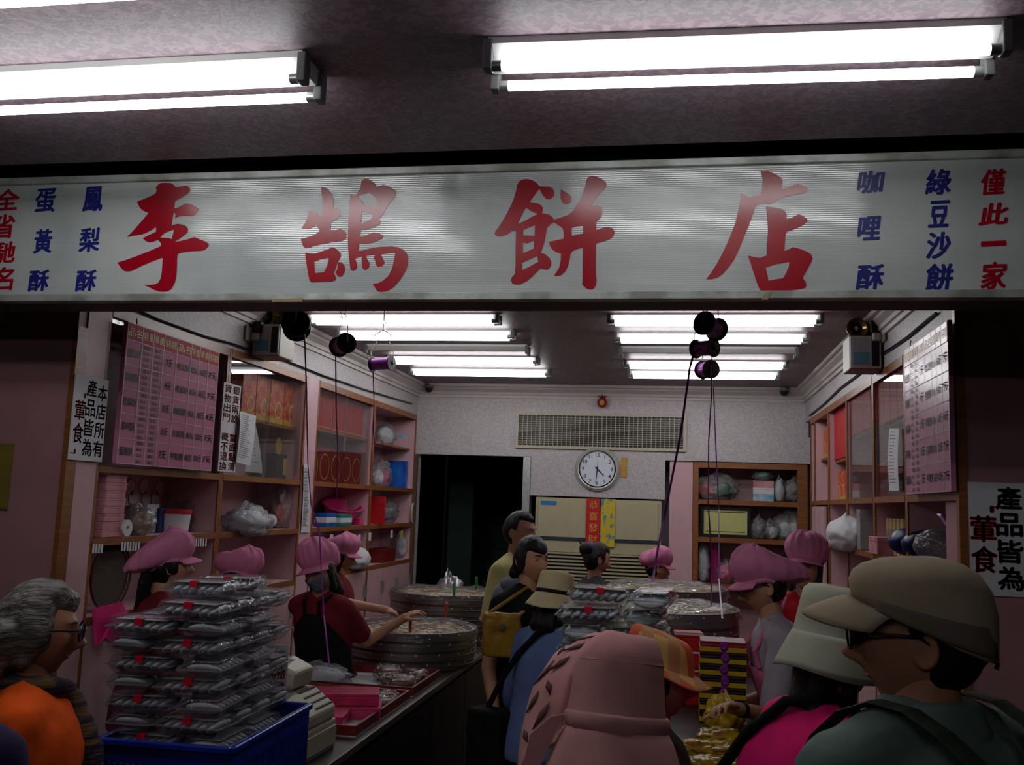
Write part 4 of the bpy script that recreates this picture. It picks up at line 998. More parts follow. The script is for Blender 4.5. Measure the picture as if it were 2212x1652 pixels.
# ============================================================ SHELF GOODS
def atL(px, py, d, z): p = onX(px, py, XL - d); return Vector((XL - d, p.y, z))
def atR(px, py, d, z): p = onX(px, py, XR + d); return Vector((XR + d, p.y, z))
ORG = mat('orange_print', (222, 120, 44), .4, rgb2=(196, 44, 30), vscale=22, thr=(.42, .58)); CUR = mat('cream_print', (226, 190, 140), .5)
def picture_box(label, P, w_, h, s, group):
    t = thing('picture_box', label, 'gift box', P, 0, group)
    obj('carton_body', bx_(-.04, .04, -w_/2, w_/2, 0, h), ORG, t, bevel=.002)
    obj('print_swirl', MB().lathe([(w_*.2, -.001), (w_*.27, -.001), (w_*.27, .001), (w_*.2, .001)], 20, Matrix.Translation((s*.041, w_*.1, h*.32)) @ Matrix.Rotation(pi/2, 4, 'Y'), closed=True), CUR, t)
    obj('print_band', bx_(min(s*.0405, s*.042), max(s*.0405, s*.042), -w_/2 + .002, w_/2 - .002, h*.02, h*.14), GOLD, t)
    return t
for k in range(5):
    y = PL(500 + 31*k + 12, 870, -.12).y
    y2 = PL(500 + 31*(k + 1) + 12, 870, -.12).y
    picture_box('orange gift box with a swirl picture, %s from the price board' % ORD[k], (XL - .13, (y + y2)/2, zu2 + .001), (y2 - y)*.96, .30, 1, 'orange picture boxes')
t = thing('award_plaque', 'black award plaque with a golden oval in the glazed cabinet', 'award', atL(598, 1020, .15, ZM + .001))
obj('stand', bx_(-.04, .04, -.1, .1, 0, .17), BLACK, t, bevel=.004)
obj('oval_plate', MB().lathe([(.002, 0), (.05, 0), (.05, .012), (.002, .012)], 24, Matrix.Translation((.0, -.02, .225)) @ Matrix.Rotation(pi/2, 4, 'Y') @ Matrix.Diagonal((1.3, 1, 1, 1))), GOLD, t)
obj('plate', bx_(.041, .044, .0, .08, .03, .14), GOLD, t)
y0, y1 = ys[3] + .05, ys[4] - .05
RED2 = mat('red_box_dark', (150, 18, 24), .45, var=.15)
for k in range(5):
    w_ = (y1 - y0)/5
    P = (XL - .16, y0 + w_*(k + .5), zu3 + .001)
    t = carton('tall bright red gift box on the glazed shelf, %s from the picture boxes' % ORD[k], P, .16, w_*.97, .40, RED, 0, 'bright red boxes behind glass', 'gift_box', 'gift box', (.04, .06, GOLD))
    P = (XL - .16, y0 + w_*(k + .5), ZM + .001)
    t = carton('red box with a golden ring print, %s from the award plaque' % ORD[k], P, .16, w_*.97, .26, RED2, 0, 'ring-printed red boxes', 'gift_box', 'gift box')
    obj('ring_print', MB().lathe([(.092, 0), (.1, 0), (.1, .002), (.092, .002)], 28, Matrix.Translation((.081, 0, .12)) @ Matrix.Rotation(pi/2, 4, 'Y'), closed=True), GOLD, t)
BLU = mat('bright_blue_pack', (30, 110, 206), .35, rgb2=(20, 70, 160), vscale=9); TEAL = mat('teal_card', (30, 130, 130), .5); SKY = mat('pale_blue_pack', (120, 176, 214), .4, rgb2=(200, 214, 220), vscale=14)
MAG = mat('magenta_plastic', (226, 50, 130), .35); GRNP = mat('green_plastic', (30, 110, 80), .4)
bag('clear bag on the top shelf beside a pale blue pack', atL(830, 962, .16, zu4 + .001), (.1, .13, .11), [PAPER])
carton('pale blue striped pack on the top open shelf', atL(872, 962, .16, zu4 + .001), .16, .3, .14, SKY, 0, None, 'soft_pack', 'pack')
bag('cream and pink goods in a clear bag next to the big blue pack', atL(822, 1048, .14, ZM + .001), (.09, .16, .13), [PAPER, MAG])
carton('big bright blue plastic pack on the open shelf by the doorway', atL(865, 1050, .16, ZM + .001), .2, .34, .27, BLU, 0, None, 'soft_pack', 'pack')
# lower shelves, left wall
PKB = mat('pale_pink_card', (214, 150, 156), .6, rgb2=(176, 110, 118), vscale=8)
for k in range(8):
    carton('flat pale pink carton, %s from the bottom of the stack by the doorpost' % ORD[k], (XL - .12 - .003*(k % 2), 4.13, Z1 + .001 + .036*k), .2, .17, .035, PKB, .02*(k % 3), 'flat pink cartons')
for k, (px, py) in enumerate(((282, 1052), (311, 1050), (344, 1053), (288, 1076), (316, 1076), (335, 1076), (341, 1100))):
    p = onX(px, py, XL - DEP + .016)
    tag(obj('round_sticker', MB().lathe([(.002, 0), (.042, 0), (.042, .002), (.002, .002)], 20, Matrix.Rotation(pi/2, 4, 'Y')), mat('sticker_pink', (236, 214, 218), .6, var=.1, vscale=60), loc=p), 'pale round sticker on the cabinet back above the red-lidded tub', 'sticker', 'round stickers')
tag(obj('paper_roll', MB().lathe([(.012, -.05), (.04, -.05), (.04, .05), (.012, .05)], 20, Matrix.Rotation(pi/2, 4, 'Y'), closed=True), PAPER, sm=40, loc=atL(255, 1150, .06, Z1 + .041)), 'white paper roll lying on the shelf by the pink cartons', 'paper roll')
bag('knotted bag of golden goods on the shelf by the paper roll', atL(296, 1150, .1, Z1 + .001), (.08, .1, .08), [BRN])
carton('white carton behind the bag of golden goods', atL(308, 1150, .24, Z1 + .001), .1, .12, .15, PAPER)
carton('dark blue carton between a white carton and the red-lidded tub', atL(337, 1140, .22, Z1 + .001), .1, .11, .13, mat('navy_card', (30, 50, 110), .5))
t = thing('lidded_tub', 'white tub with a red lid on the shelf behind the pink cap', 'tub', atL(372, 1140, .17, Z1 + .001))
obj('tub_body', MB().lathe([(.001, 0), (.085, 0), (.095, .1), (.09, .1), (.08, .008), (.001, .008)], 28), PAPER, t, sm=40)
obj('tub_lid', MB().lathe([(.001, .102), (.1, .102), (.102, .112), (.1, .125), (.001, .128)], 28), RED, t, sm=40)
bag('clear rumpled bag at the end of the shelf behind the pink cap', atL(412, 1130, .2, Z1 + .001), (.1, .12, .13), [GREY])
def tags(label, pxs, py):
    p0 = onX(pxs[0], py, XL + .01)
    t = thing('shelf_tags', label, 'tags', p0)
    for k, px in enumerate(pxs):
        p = onX(px, py, XL + .009) - p0
        obj('tag', bx_(0, .001, -.007, .007, -.03, .012), PAPER, t, loc=p)
tags('row of small white tags on the shelf edge below the paper roll', [202, 208, 214, 220], 1180)
tags('row of small white tags on the shelf edge behind the large pink cap', [264, 270, 276, 282, 288, 294, 300], 1176)
tags('row of small white tags on the shelf edge by the cabinet upright', [424, 429, 434, 439, 445], 1168)
t = thing('food_cover', 'round dark mesh food cover leaning on the low shelf', 'food cover', atL(240, 1250, .06, Z2 + .001))
obj('hoop', MB().tube([(0, .16*cos(2*pi*k/28), .16 + .16*sin(2*pi*k/28)) for k in range(29)], .006), mat('maroon', (80, 24, 34), .5), t)
obj('mesh_disc', MB().lathe([(.002, 0), (.155, 0), (.155, .003), (.002, .003)], 28, Matrix.Translation((-.012, 0, .16)) @ Matrix.Rotation(pi/2, 4, 'Y')), mat('mesh_brown', (96, 80, 72), .8, rgb2=(50, 40, 38), vscale=200), t)
t = thing('folded_bag', 'bright pink folded plastic bag hanging off the low shelf', 'bag', atL(228, 1330, -.02, Z2 - .12))
V = [(0, -.11, .16), (0, .1, .17), (.02, .13, .1), (.05, .02, -.03), (.03, -.06, .03), (.02, -.1, .0)]
obj('film_sheet', MB().poly(V, (.015, .004, 0)), MAG, t); obj('film_fold', MB().poly([(.04, -.03, .12), (.045, .1, .13), (.06, .04, .0)], (.01, 0, 0)), mat('magenta_plastic_pale', (230, 90, 150), .35), t)
bag('bulky white knotted bag overhanging the shelf below the picture boxes', atL(532, 1172, .0, Z1 - .03), (.13, .19, .1), [PAPER])
for k, (px, d) in enumerate(((545, .12), (575, .12))):
    t = thing('cup_sleeve', ['white paper cups nested in a lying sleeve above the white knotted bag', 'second sleeve of white paper cups next to the bag with red handles'][k], 'cups', atL(px, 1130, d, Z1 + .05 + .06*(1 - k)))
    for j in range(6): obj('cup', MB().lathe([(.035, 0), (.045, .02), (.042, .02), (.03, 0)], 18, Matrix.Translation((0, -.06 + .022*j, 0)) @ Matrix.Rotation(-pi/2, 4, 'X'), closed=True), PAPER, t, sm=40)
bag('clear bag with red handles holding papers on the shelf', atL(606, 1145, .12, Z1 + .001), (.07, .13, .15), [PAPER, RED], knot=.5)
carton('dark brown carton standing in the back of the shelf above the cups', atL(602, 1090, .26, Z1 + .001), .06, .5, .28, mat('dark_brown_card', (70, 36, 30), .6))
t = thing('pink_basin', 'shiny pink plastic basin tipped on the shelf below the ring-printed boxes', 'basin', atL(735, 1130, .17, Z1 + .1)); t.rotation_euler = (.1, .35, 0)
obj('basin_shell', MB().lathe([(.001, -.06), (.12, -.06), (.17, .06), (.19, .065), (.19, .07), (.165, .068), (.115, -.05), (.001, -.05)], 32, Matrix.Diagonal((.8, 1.6, 1, 1))), MAG, t, sm=40)
carton('blue tissue carton with red letters in front of the pink basin', atL(702, 1132, .05, Z1 + .001), .09, .2, .1, BLU, 0, None, 'tissue_carton', 'box', (.3, .7, PAPER))
carton('teal tissue carton in front of the pink basin', atL(735, 1138, .04, Z1 + .001), .09, .26, .09, TEAL, 0, None, 'tissue_carton', 'box', (.3, .7, PAPER))
carton('small pink carton at the end of the shelf below the basin', atL(772, 1138, .08, Z1 + .001), .08, .12, .05, MAG)
t = carton('upright red folder leaning on the shelf upright', atL(806, 1136, .05, Z1 + .001), .2, .03, .24, RED, 0, None, 'folder', 'folder')
bag('clear bag with grey goods between the red folder and green carton', atL(835, 1134, .12, Z1 + .001), (.1, .17, .12), [PAPER, GREY])
carton('dark green carton at the far end of the shelf by the doorway', atL(874, 1134, .16, Z1 + .001), .12, .2, .15, GRNP)
carton('long dark red carton on the low shelf', atL(822, 1210, .1, Z2 + .001), .16, .4, .12, TRAYR)
bag('rumpled clear bag at the low shelf end by the doorway', atL(868, 1210, .1, Z2 + .001), (.1, .14, .17), [PAPER])
bag('white cloth bundle on the low shelf beside the pink caps', atL(762, 1230, .02, Z2 + .001), (.13, .2, .1), [PAPER], 'cloth_bundle', PAPER, 'bundle')
for k, (px, py) in enumerate(((716, 1160), (776, 1160), (799, 1155), (846, 1150), (868, 1150))):
    p = onX(px, py, XL + .008)
    tag(obj('note_slip', bx_(0, .001, -.035, .035, -.05, .02), [PAPER, PAPER, PAPER, PAPER, mat('yellow_slip', (206, 206, 70), .6)][k], loc=p), ['small white slip pinned below the blue tissue carton', 'small white slip pinned below the small pink carton', 'small white slip pinned below the red folder', 'small white slip pinned below the bag of grey goods', 'small yellow slip pinned below the dark green carton'][k], 'paper slip')
# right wall goods
def rowR(label, pxa, pxb, py, d, z, n, h, m, grp, pic=False):
    ya, yb = onX(pxa, py, XR + d).y, onX(pxb, py, XR + d).y
    for k in range(n):
        w_ = (yb - ya)/n; P = (XR + d + .07, ya + w_*(k + .5), z)
        if pic: picture_box(label + ', %s from the street' % ORD[k], P, abs(w_)*.96, h, -1, grp)
        else: carton(label + ', %s from the street' % ORD[k], P, .14, abs(w_)*.96, h - .015*(k % 2), m, 0, grp, 'gift_box', 'gift box')
zr3 = PR(1810, 990, -.02).z + .001; zr4 = PR(1775, 988, -.02).z + .001
rowR('upright bright red box in the open bay', 1827, 1797, 930, .04, zr3, 6, .50, RED, 'red boxes in the open bay')
rowR('orange box with red print under the bay of red boxes', 1827, 1800, 1050, .04, ZM + .001, 3, .22, None, 'orange boxes below the red ones', True)
rowR('orange box with red print in the bay near the back wall', 1786, 1764, 960, .04, zr4, 3, .26, None, 'orange boxes near the back wall', True)
RED3 = mat('brick_red_box', (170, 60, 56), .5, var=.15)
rowR('red box behind the pane with the receipt strip', 1955, 1895, 900, .02, PR(1920, 930, -.15).z + .001, 4, .38, RED, 'red boxes behind the receipt pane')
rowR('red box behind the pane next to the open red bay', 1880, 1836, 900, .02, PR(1860, 950, -.15).z + .001, 3, .34, RED, 'red boxes behind the plain pane')
rowR('low brick red box under the receipt pane shelf', 1955, 1895, 1040, .02, ZM + .001, 3, .2, RED3, 'low brick red boxes')
tag(obj('foil_roll', MB().cyl((0, 0, 0), (0, 0, .3), .035, n=16), mat('mauve_roll', (190, 90, 150), .4), sm=40, loc=atR(1751, 985, .1, PR(1752, 1000, -.02).z + .002)), 'mauve roll standing in the last bay by the back wall', 'roll')
STR = mat('chopstick_wood', (206, 176, 130), .6, rgb2=(170, 136, 90), vscale=80, stretch=(1, 1, .1))
for k in range(6):
    p = atR(1918 + 8*k, 1185, .08, Z1 + .001)
    t = thing('chopstick_bundle', 'upright bundle of wrapped chopsticks, %s from the grey soft pack' % ORD[k], 'chopsticks', p, 0, 'chopstick bundles')
    obj('sticks', MB().cyl((0, 0, 0), (0, 0, .21), .028, n=9), STR, t); obj('wrapper', MB().cyl((0, 0, .04), (0, 0, .15), .0295, n=9), BAGF, t)
NAVY = mat('navy_film', (24, 38, 96), .35, var=.3)
for k, px in enumerate((1975, 2005, 2032)):
    p = atR(px, 1185, .1, Z1 + .085)
    tag(obj('film_roll', lump((0, 0, 0), (.13, .1, .085), 40 + k, amp=.08), NAVY if k < 2 else BAGF, sm=180, loc=p), ['dark blue wrapped roll beside the chopstick bundles', 'dark blue wrapped roll between another roll and a clear bag', 'clear silvery bag at the end of the shelf of blue rolls'][k], 'roll' if k < 2 else 'bag')
tag(obj('bag_tie', MB().tube([(0, 0, 0), (-.01, .04, .04), (-.02, .09, .05)], [.012, .016, .004]), PURPLE, loc=atR(2048, 1150, .05, Z1 + .19)), 'twisted purple bag neck above the silvery bag', 'ribbon')
bag('bulging white sack tied at its neck on the shelf before the pink panel doors', atR(1830, 1200, -.02, Z1 - .02), (.13, .26, .13), [PAPER], 'white_sack', PAPER, 'sack')
carton('tall grey soft pack beside the bulging white sack', atR(1872, 1190, .05, Z1 + .001), .1, .12, .26, mat('grey_pack', (150, 146, 144), .5))
carton('low clear-walled pink carton under the chopstick bundles', atR(1905, 1195, .02, Z1 + .001), .1, .25, .1, PKB)
# niche goods
def atN(px, py, z, d=.16): p = onY(px, py, YB + d); return Vector((p.x, YB + d, z + .001))
bag('clear bag of green and red packets on the top niche shelf', atN(1547, 1074, zz[0]), (.2, .12, .14), [GRNP, RED, GRNP])
for k in range(3): carton(['pale blue flat box at the bottom of the niche stack', 'white flat box in the middle of the niche stack', 'pale pink flat box on top of the niche stack'][k], atN(1648, 1076, zz[0] + .065*k), .19, .14, .064, [SKY, PAPER, PKB][k], 0, 'pale boxes in the niche')
bag('green-topped clear bag lying on the pale flat boxes', atN(1648, 1030, zz[0] + .196), (.09, .08, .06), [GRNP])
bag('narrow clear bag hanging over the top niche shelf', atN(1684, 1085, zz[0], .12), (.05, .05, .13), [PAPER])
bag('grey-blue bag at the end of the top niche shelf', atN(1716, 1080, zz[0]), (.1, .1, .12), [GREY])
t = thing('brown_bottle', 'dark brown bottle beside the framed certificate', 'bottle', atN(1635, 1150, zz[1], .28))
obj('bottle_glass', MB().lathe([(.001, 0), (.032, 0), (.034, .01), (.034, .14), (.014, .2), (.012, .27), (.001, .272)], 20), mat('brown_glass', (50, 22, 18), .2), t, sm=50)
bag('small clear bag in front of the brown bottle', atN(1640, 1165, zz[1], .1), (.07, .06, .11), [GREY])
bag('clear bag of plastic cups on the middle niche shelf', atN(1664, 1165, zz[1], .14), (.09, .08, .1), [PAPER, PAPER])
bag('big clear bag filling the end of the middle niche shelf', atN(1706, 1166, zz[1], .16), (.14, .1, .14), [PAPER, PAPER])
bag('long clear bag standing on the low niche shelf', atN(1519, 1250, zz[2], .14), (.06, .06, .2), [PAPER])
for k in range(3): tag(obj('wrap_roll', MB().cyl((0, 0, 0), (0, 0, .34 - .02*k), .022, n=12), mat('magenta_roll', (170, 40, 110), .4), sm=40, loc=atN(1538 + 7*k, 1250, zz[2], .2)), ['tallest', 'middle-sized', 'shortest'][k] + ' magenta wrapping roll on the low niche shelf', 'roll', 'magenta rolls')
bag('rounded clear bag beside the magenta rolls', atN(1567, 1250, zz[2], .14), (.09, .08, .11), [MAG])
for k in range(5): carton(['black folder at the front of the folder row in the niche', 'red folder in the niche row', 'navy folder in the niche row', 'magenta folder in the niche row', 'black folder ending the folder row by the corner'][k], atN(1650 + 12*k, 1250, zz[2], .2), .035, .2, .28 - .01*k, [DARK, RED, NAVY, MAG, DARK][k], 0, 'folders in the niche', 'folder', 'folder')

# ============================================================ RIBBON SPOOLS
def spool(label, px, py, Y, d, r=.062, L_=.11, strand=None, hooks=True):
    P = onY(px, py, Y); d = Vector(d).normalized()
    t = thing('ribbon_spool', label, 'ribbon spool', P)
    M_ = d.to_track_quat('Z', 'Y').to_matrix().to_4x4()
    obj('core', MB().lathe([(.014, -L_/2), (r*.78, -L_/2), (r*.8, 0), (r*.78, L_/2), (.014, L_/2)], 28, M_), PURPLE, t, sm=50)
    for s in (-1, 1):
        z = s*L_/2
        f = obj('flange', MB().lathe([(.012, z), (r, z), (r*1.02, z + s*.004), (r, z + s*.008), (r*.3, z + s*.008), (r*.28, z + s*.012), (.012, z + s*.012)], 32, M_, closed=True), BLACK, t, sm=40)
    hw = ZC - P.z
    for s in (-1, 1):
        e = M_ @ Vector((0, 0, s*(L_/2 + .016)))
        obj('hanger', MB().tube([e*.8, e, (e.x, e.y, .08), (e.x*.3, e.y*.3, min(.17, hw - .05))], .0025, 6), METAL, t)
    obj('hook', MB().tube([(0, 0, min(.17, hw - .05)), (.012, 0, min(.2, hw - .03)), (0, 0, hw - .004)], .0025, 6), METAL, t)
    return t
spool('ribbon spool seen end-on with a broad black flange, close to the emergency lamp', 640, 703, 4.45, (.35, -1, .05), .07, .1)
spool('ribbon spool with tilted flanges above the red gift boxes', 740, 745, 5.0, (.75, -.8, .1), .058, .1)
spool('ribbon spool seen side-on with purple winding in full view', 825, 785, 5.7, (1, -.25, .02), .05, .13)
spool('largest ribbon spool hanging highest before the lamp row by the brass heads', 1535, 705, 4.4, (-.6, -1, .12), .056, .11)
spool('ribbon spool hanging just below the largest one', 1522, 752, 5.0, (.9, -.8, -.05), .05, .11)
spool('lowest ribbon spool of the three hanging in line', 1527, 798, 5.75, (.45, -1, -.1), .056, .1)
def strand(label, pts, w_=.007):
    """flat ribbon through points (px, py, Y)"""
    P = [onY(*p) for p in pts]
    Q = []
    for i in range(len(P) - 1):
        for k in range(6): Q.append(P[i].lerp(P[i + 1], k/6))
    Q.append(P[-1])
    V = []; Fc = []
    for i, p in enumerate(Q):
        a = .5*sin(i*.35); s = Vector((cos(a), sin(a), 0))*w_/2
        V += [p - s, p + s]
        if i: Fc.append((2*i - 2, 2*i - 1, 2*i + 1, 2*i))
    o = obj('ribbon', MB().add(V, Fc), PURPLE, solid=.001)
    return tag(o, label, 'ribbon')
strand('purple ribbon hanging from the spool by the emergency lamp down to the register', [(658, 722, 4.4), (662, 850, 4.4), (665, 1000, 4.4), (672, 1090, 4.35), (690, 1150, 4.3), (693, 1210, 4.3), (700, 1330, 4.0), (712, 1440, 3.9)])
strand('purple ribbon dropping straight before the red gift boxes', [(725, 765, 4.95), (726, 880, 4.95), (729, 960, 4.95), (728, 1075, 4.95)])
strand('purple ribbon ending in a small curl before the clear bag', [(812, 786, 5.67), (806, 805, 5.66), (808, 870, 5.66), (806, 930, 5.66), (810, 962, 5.66), (822, 966, 5.66), (828, 958, 5.66)])
strand('slanting purple ribbon crossing the air grille', [(1514, 748, 4.98), (1498, 765, 4.95), (1490, 795, 4.95), (1470, 940, 4.9), (1440, 1090, 4.85), (1422, 1180, 4.8), (1410, 1255, 4.75)], .012)
strand('long thin purple ribbon hanging before the niche shelves to the steamer', [(1538, 775, 5.0), (1537, 850, 5.0), (1531, 950, 5.0), (1530, 1090, 4.95), (1537, 1200, 4.9), (1536, 1310, 4.8)])
strand('second purple ribbon beside the thin one, reaching the steamer rim', [(1529, 798, 5.72), (1541, 830, 5.7), (1543, 880, 5.7), (1546, 960, 5.6), (1553, 1100, 5.4), (1553, 1250, 5.0), (1560, 1335, 4.6)])
for px, py, Y in ((735, 674, 5.3), (830, 690, 5.4)):
    P = onY(px, py, Y)
    tag(obj('wire_hook', MB().tube([(P.x, P.y, ZC - .004), (P.x, P.y, P.z), (P.x + .012, P.y, P.z - .02), (P.x + .004, P.y, P.z - .035), (P.x - .012, P.y, P.z - .025)], .003, 6), METAL), 'empty bent wire hook hanging from the shop ceiling', 'hook', 'wire hooks')

bag('heap of crumpled silver foil behind the farther steamer', (onY(968, 1250, 7.05).x, 7.05, LZ + .001), (.14, .1, .22), [GREY], 'foil_heap', mat('foil', (170, 170, 174), .25, metal=.8, var=.2), 'foil', .1)
# ============================================================ PEOPLE
def G(x, z, x0, z0, sx, sz): return exp(-((x - x0)/sx)**2 - ((z - z0)/sz)**2)
def head_pt(d, k=1.0):
    """point of a head about 0.23 m tall, face towards +Y"""
    x, y, z = .074*d.x, .093*d.y, .115*d.z
    t = min(1, max(0, -z/.115))
    x *= 1 - .34*t*t
    y *= (1 - .42*t**1.4) if d.y < 0 else (1 - .06*t)
    if d.y < 0 and z > -.03: y *= 1.06
    if d.y > .1:
        w_ = min(1, (d.y - .1)/.35); ax = abs(x)
        q = .026*G(x, z, 0, -.026, .0135, .016) + .014*G(x, z, 0, -.004, .010, .028) - .010*G(ax, z, .030, .012, .018, .012)
        q += .006*G(ax, z, .028, .036, .026, .010) + .008*G(x, z, 0, -.058, .024, .010) - .004*G(x, z, 0, -.0585, .022, .0028) + .011*G(x, z, 0, -.098, .026, .018) + .005*G(ax, z, .044, -.02, .022, .022)
        q += .004*G(ax, z, .013, -.034, .008, .008)
        y += q*w_
    return Vector((x, y, z))*k
def head_grid(off, n=72, kk=56, k=1.0):
    rg = []
    for i in range(kk + 1):
        th = pi*(i + .05)/(kk + .1); row = []
        for j in range(n):
            an = 2*pi*j/n + pi/2; d = Vector((sin(th)*cos(an), sin(th)*sin(an), -cos(th)))
            p = head_pt(d, k); row.append(p + d*off(d, p/k)*k if off else p)
        rg.append(row)
    return MB().rings(rg)
def fy(x, z):
    dz = z/.115; t = min(1, max(0, -dz)); dx = x/(.074*(1 - .34*t*t)); return head_pt(Vector((dx, sqrt(max(.01, 1 - dx*dx - dz*dz)), dz))).y
def sig(x): return 1/(1 + exp(-max(-40, min(40, x))))
def hair_off(line, side, nape, thick, ear=True):
    def f(d, p):
        top = sig((p.z - (line + .02*abs(p.x)/.07))/.006)                  # above the hairline
        sd = sig((side - p.y)/.008)*sig((p.z + .035)/.006)                  # temples to behind the ears
        bk = sig((-.015 - p.y)/.008)*sig((p.z - nape)/.008)
        m_ = max(top, sd, bk)
        if abs(p.x) > .045: m_ *= 1 - exp(-((p.y + .006)/.02)**2 - ((p.z + .012)/.026)**2)*(1 if ear else 0)
        nz = .004*mnoise.noise(Vector((p.x*60, p.y*60, p.z*18)))
        return m_*(thick + nz) - (1 - m_)*.014
    return f
def hand_mesh(W, d, nrm, side, curl=.5, k=1.0):
    """palm, four fingers of different length and a thumb from its side"""
    d = Vector(d).normalized(); nrm = (Vector(nrm) - d*Vector(nrm).dot(d)).normalized(); a = d.cross(nrm)*side; W = Vector(W)
    mb = MB(); B = Matrix((a, d, nrm)).transposed().to_4x4()
    mb.ball(W + d*.048*k, (.039*k, .05*k, .015*k), 14, 10, B)
    mb.cap(W - d*.02*k, W + d*.03*k, .026*k, .026*k)
    for i, (L_, s) in enumerate(((.068, -.03), (.078, -.0105), (.072, .009), (.056, .027))):
        p = W + d*(.088 - .008*abs(i - 1.3))*k + a*(-s)*k; q = d.copy(); r = .0088
        for j, f in enumerate((.44, .31, .25)):
            c_ = curl*(.5 + .35*j); q = (q*cos(c_) - nrm*sin(c_)).normalized()
            e = p + q*L_*f*k; mb.cap(p, e, r*k, (r - .0008)*k, 8); p = e; r -= .0009
    p = W + d*.028*k + a*.03*k; q = (d*.62 + a*.7 - nrm*.3).normalized()
    for L_, r in ((.038, .0115), (.03, .0098), (.024, .0088)):
        e = p + q*L_*k; mb.cap(p, e, r*k, r*.92*k, 8); p = e; q = (q + d*.35 - nrm*.25*curl).normalized()
    return blob(mb, .0034, 2)
def ik(S, T, l1, l2, pole):
    S = Vector(S); T = Vector(T); D = T - S; L_ = min(D.length, (l1 + l2)*.995); D.normalize()
    c = (l1*l1 + L_*L_ - l2*l2)/(2*l1*L_); c = max(-1, min(1, c)); s = sqrt(1 - c*c)
    p = Vector(pole) - D*Vector(pole).dot(D); p.normalize()
    return S + D*l1*c + p*l1*s, S + D*L_
class Person: pass
def ring(c, u, f, rx, ry, n=24, pw=2.4):
    """super-ellipse ring around c in the plane of side axis X and front axis f"""
    out = []
    for j in range(n):
        a = 2*pi*j/n; ca, sa = cos(a), sin(a)
        out.append(c + Vector((1, 0, 0))*rx*(abs(ca)**(2/pw))*(1 if ca > 0 else -1) + f*ry*(abs(sa)**(2/pw))*(1 if sa > 0 else -1))
    return out
TORSO = [(-.2, .165, .125), (0, .172, .128), (.2, .158, .115), (.38, .145, .105), (.6, .155, .112), (.78, .16, .112), (.9, .145, .096), (1.0, .105, .075)]
def person(label, px, py, Y, face, top, bottom, hair=('short', HAIR), skin=SKIN, lean=0, pitch=0, turn=0, roll=0, sleeve=.48, arms=None, female=True, hs=1.0, cat='person', girth=1.0, vox=.011, fold=.010, neck=1.0, broad=1.0):
    P = Person(); l = radians(lean)
    u = Vector((0, sin(l), cos(l))); f = Vector((0, cos(l), -sin(l)))
    nd = (u + Vector((0, .25, 1))).normalized()
    Wd = onY(px, py, Y)
    kz = .52 + .30*u.z + .108*neck*nd.z
    H = Wd.z/kz; s = H/1.65; P.H, P.s = H, s
    rz = radians(face) - pi/2
    hd = Vector((0, 0, .52*H)) + u*.30*H + nd*.108*neck*H
    Rz = Matrix.Rotation(rz, 4, 'Z')
    root = Wd - (Rz @ Vector((hd.x, hd.y, 0))); root.z = 0
    t = thing('person', label, cat, root, rz); P.t = t; P.inv = (Matrix.Translation(root) @ Rz).inverted()
    hk = .132*H/.23*hs
    P.hk = hk
    P.HM = Matrix.Translation(hd) @ Matrix.Rotation(radians(turn), 4, 'Z') @ Matrix.Rotation(radians(-pitch), 4, 'X') @ Matrix.Rotation(radians(roll), 4, 'Y') @ Matrix.Scale(hk, 4)
    p0 = Vector((0, 0, .52*H)); nb = p0 + u*.30*H
    P.nb, P.p0, P.u, P.f = nb, p0, u, f
    g = girth
    def tors(e, t0=-.2, t1=1.0): return [ring(p0 + u*(.30*H*tt), u, f, (rx*g + e)*s, (ry*g + e)*s) for tt, rx, ry in TORSO if t0 <= tt <= t1]
    P.tors = tors
    body = MB(); body.rings(tors(0))
    body.cap(nb - u*.03*s, hd - nd*.05*s + Vector((0, -.008, 0)), .056*s, .05*s, 14)
    sw = (.158 if female else .178)*broad
    A = {}
    for sd in (1, -1):
        S = nb - u*.035*s + Vector((sd*sw*s, 0, 0))
        body.cap(nb - u*.03*s + Vector((sd*.05*s, 0, 0)), S, .06*s, .052*s); body.cap(nb + u*.02*s, S - Vector((sd*.02*s, 0, 0)), .05*s, .05*s)
        l1, l2 = .178*H, .15*H
        spec = (arms or {}).get('R' if sd > 0 else 'L')
        if spec is None: T = S + Vector((sd*.07*s, .06*s, -.315*H)); pole = Vector((sd*.3, -1, 0))
        else:
            T = P.inv @ onY(*spec[0]); pole = Vector(spec[1]) if len(spec) > 1 else Vector((sd*.5, -.3, -1))
        E, Wt = ik(S, T, l1, l2, pole); A[sd] = (S, E, Wt)
        body.cap(S, E, .046*s, .038*s); body.cap(E, Wt, .037*s, .026*s)
    P.A = A
    for sd in (1, -1):
        hp = Vector((sd*.088*s, 0, .50*H)); kn = Vector((sd*.092*s, .01, .285*H)); an = Vector((sd*.095*s, -.01, .05*H))
        body.cap(hp, kn, .082*s, .056*s); body.cap(kn, an, .054*s, .036*s); body.cap(an, an + Vector((0, .14*s, -.04*H)), .034*s, .03*s)
    parts = [blob(body, vox)]
    hm = head_grid(None); hm.v = [tuple(P.HM @ Vector(v)) for v in hm.v]; parts.append(hm.mesh())
    for sd in (1, -1):                                                        # ears
        e = MB(); M_ = P.HM @ Matrix.Translation((sd*.074, -.012, -.005)) @ Matrix.Rotation(sd*.35, 4, 'Z')
        e.lathe([(.002, -.005), (.019, -.005), (.0235, .0), (.022, .006), (.018, .005), (.012, .0025), (.002, .002)], 18, M_ @ Matrix.Rotation(sd*pi/2, 4, 'Y') @ Matrix.Diagonal((1.35, 1, 1, 1))); parts.append(e.mesh())
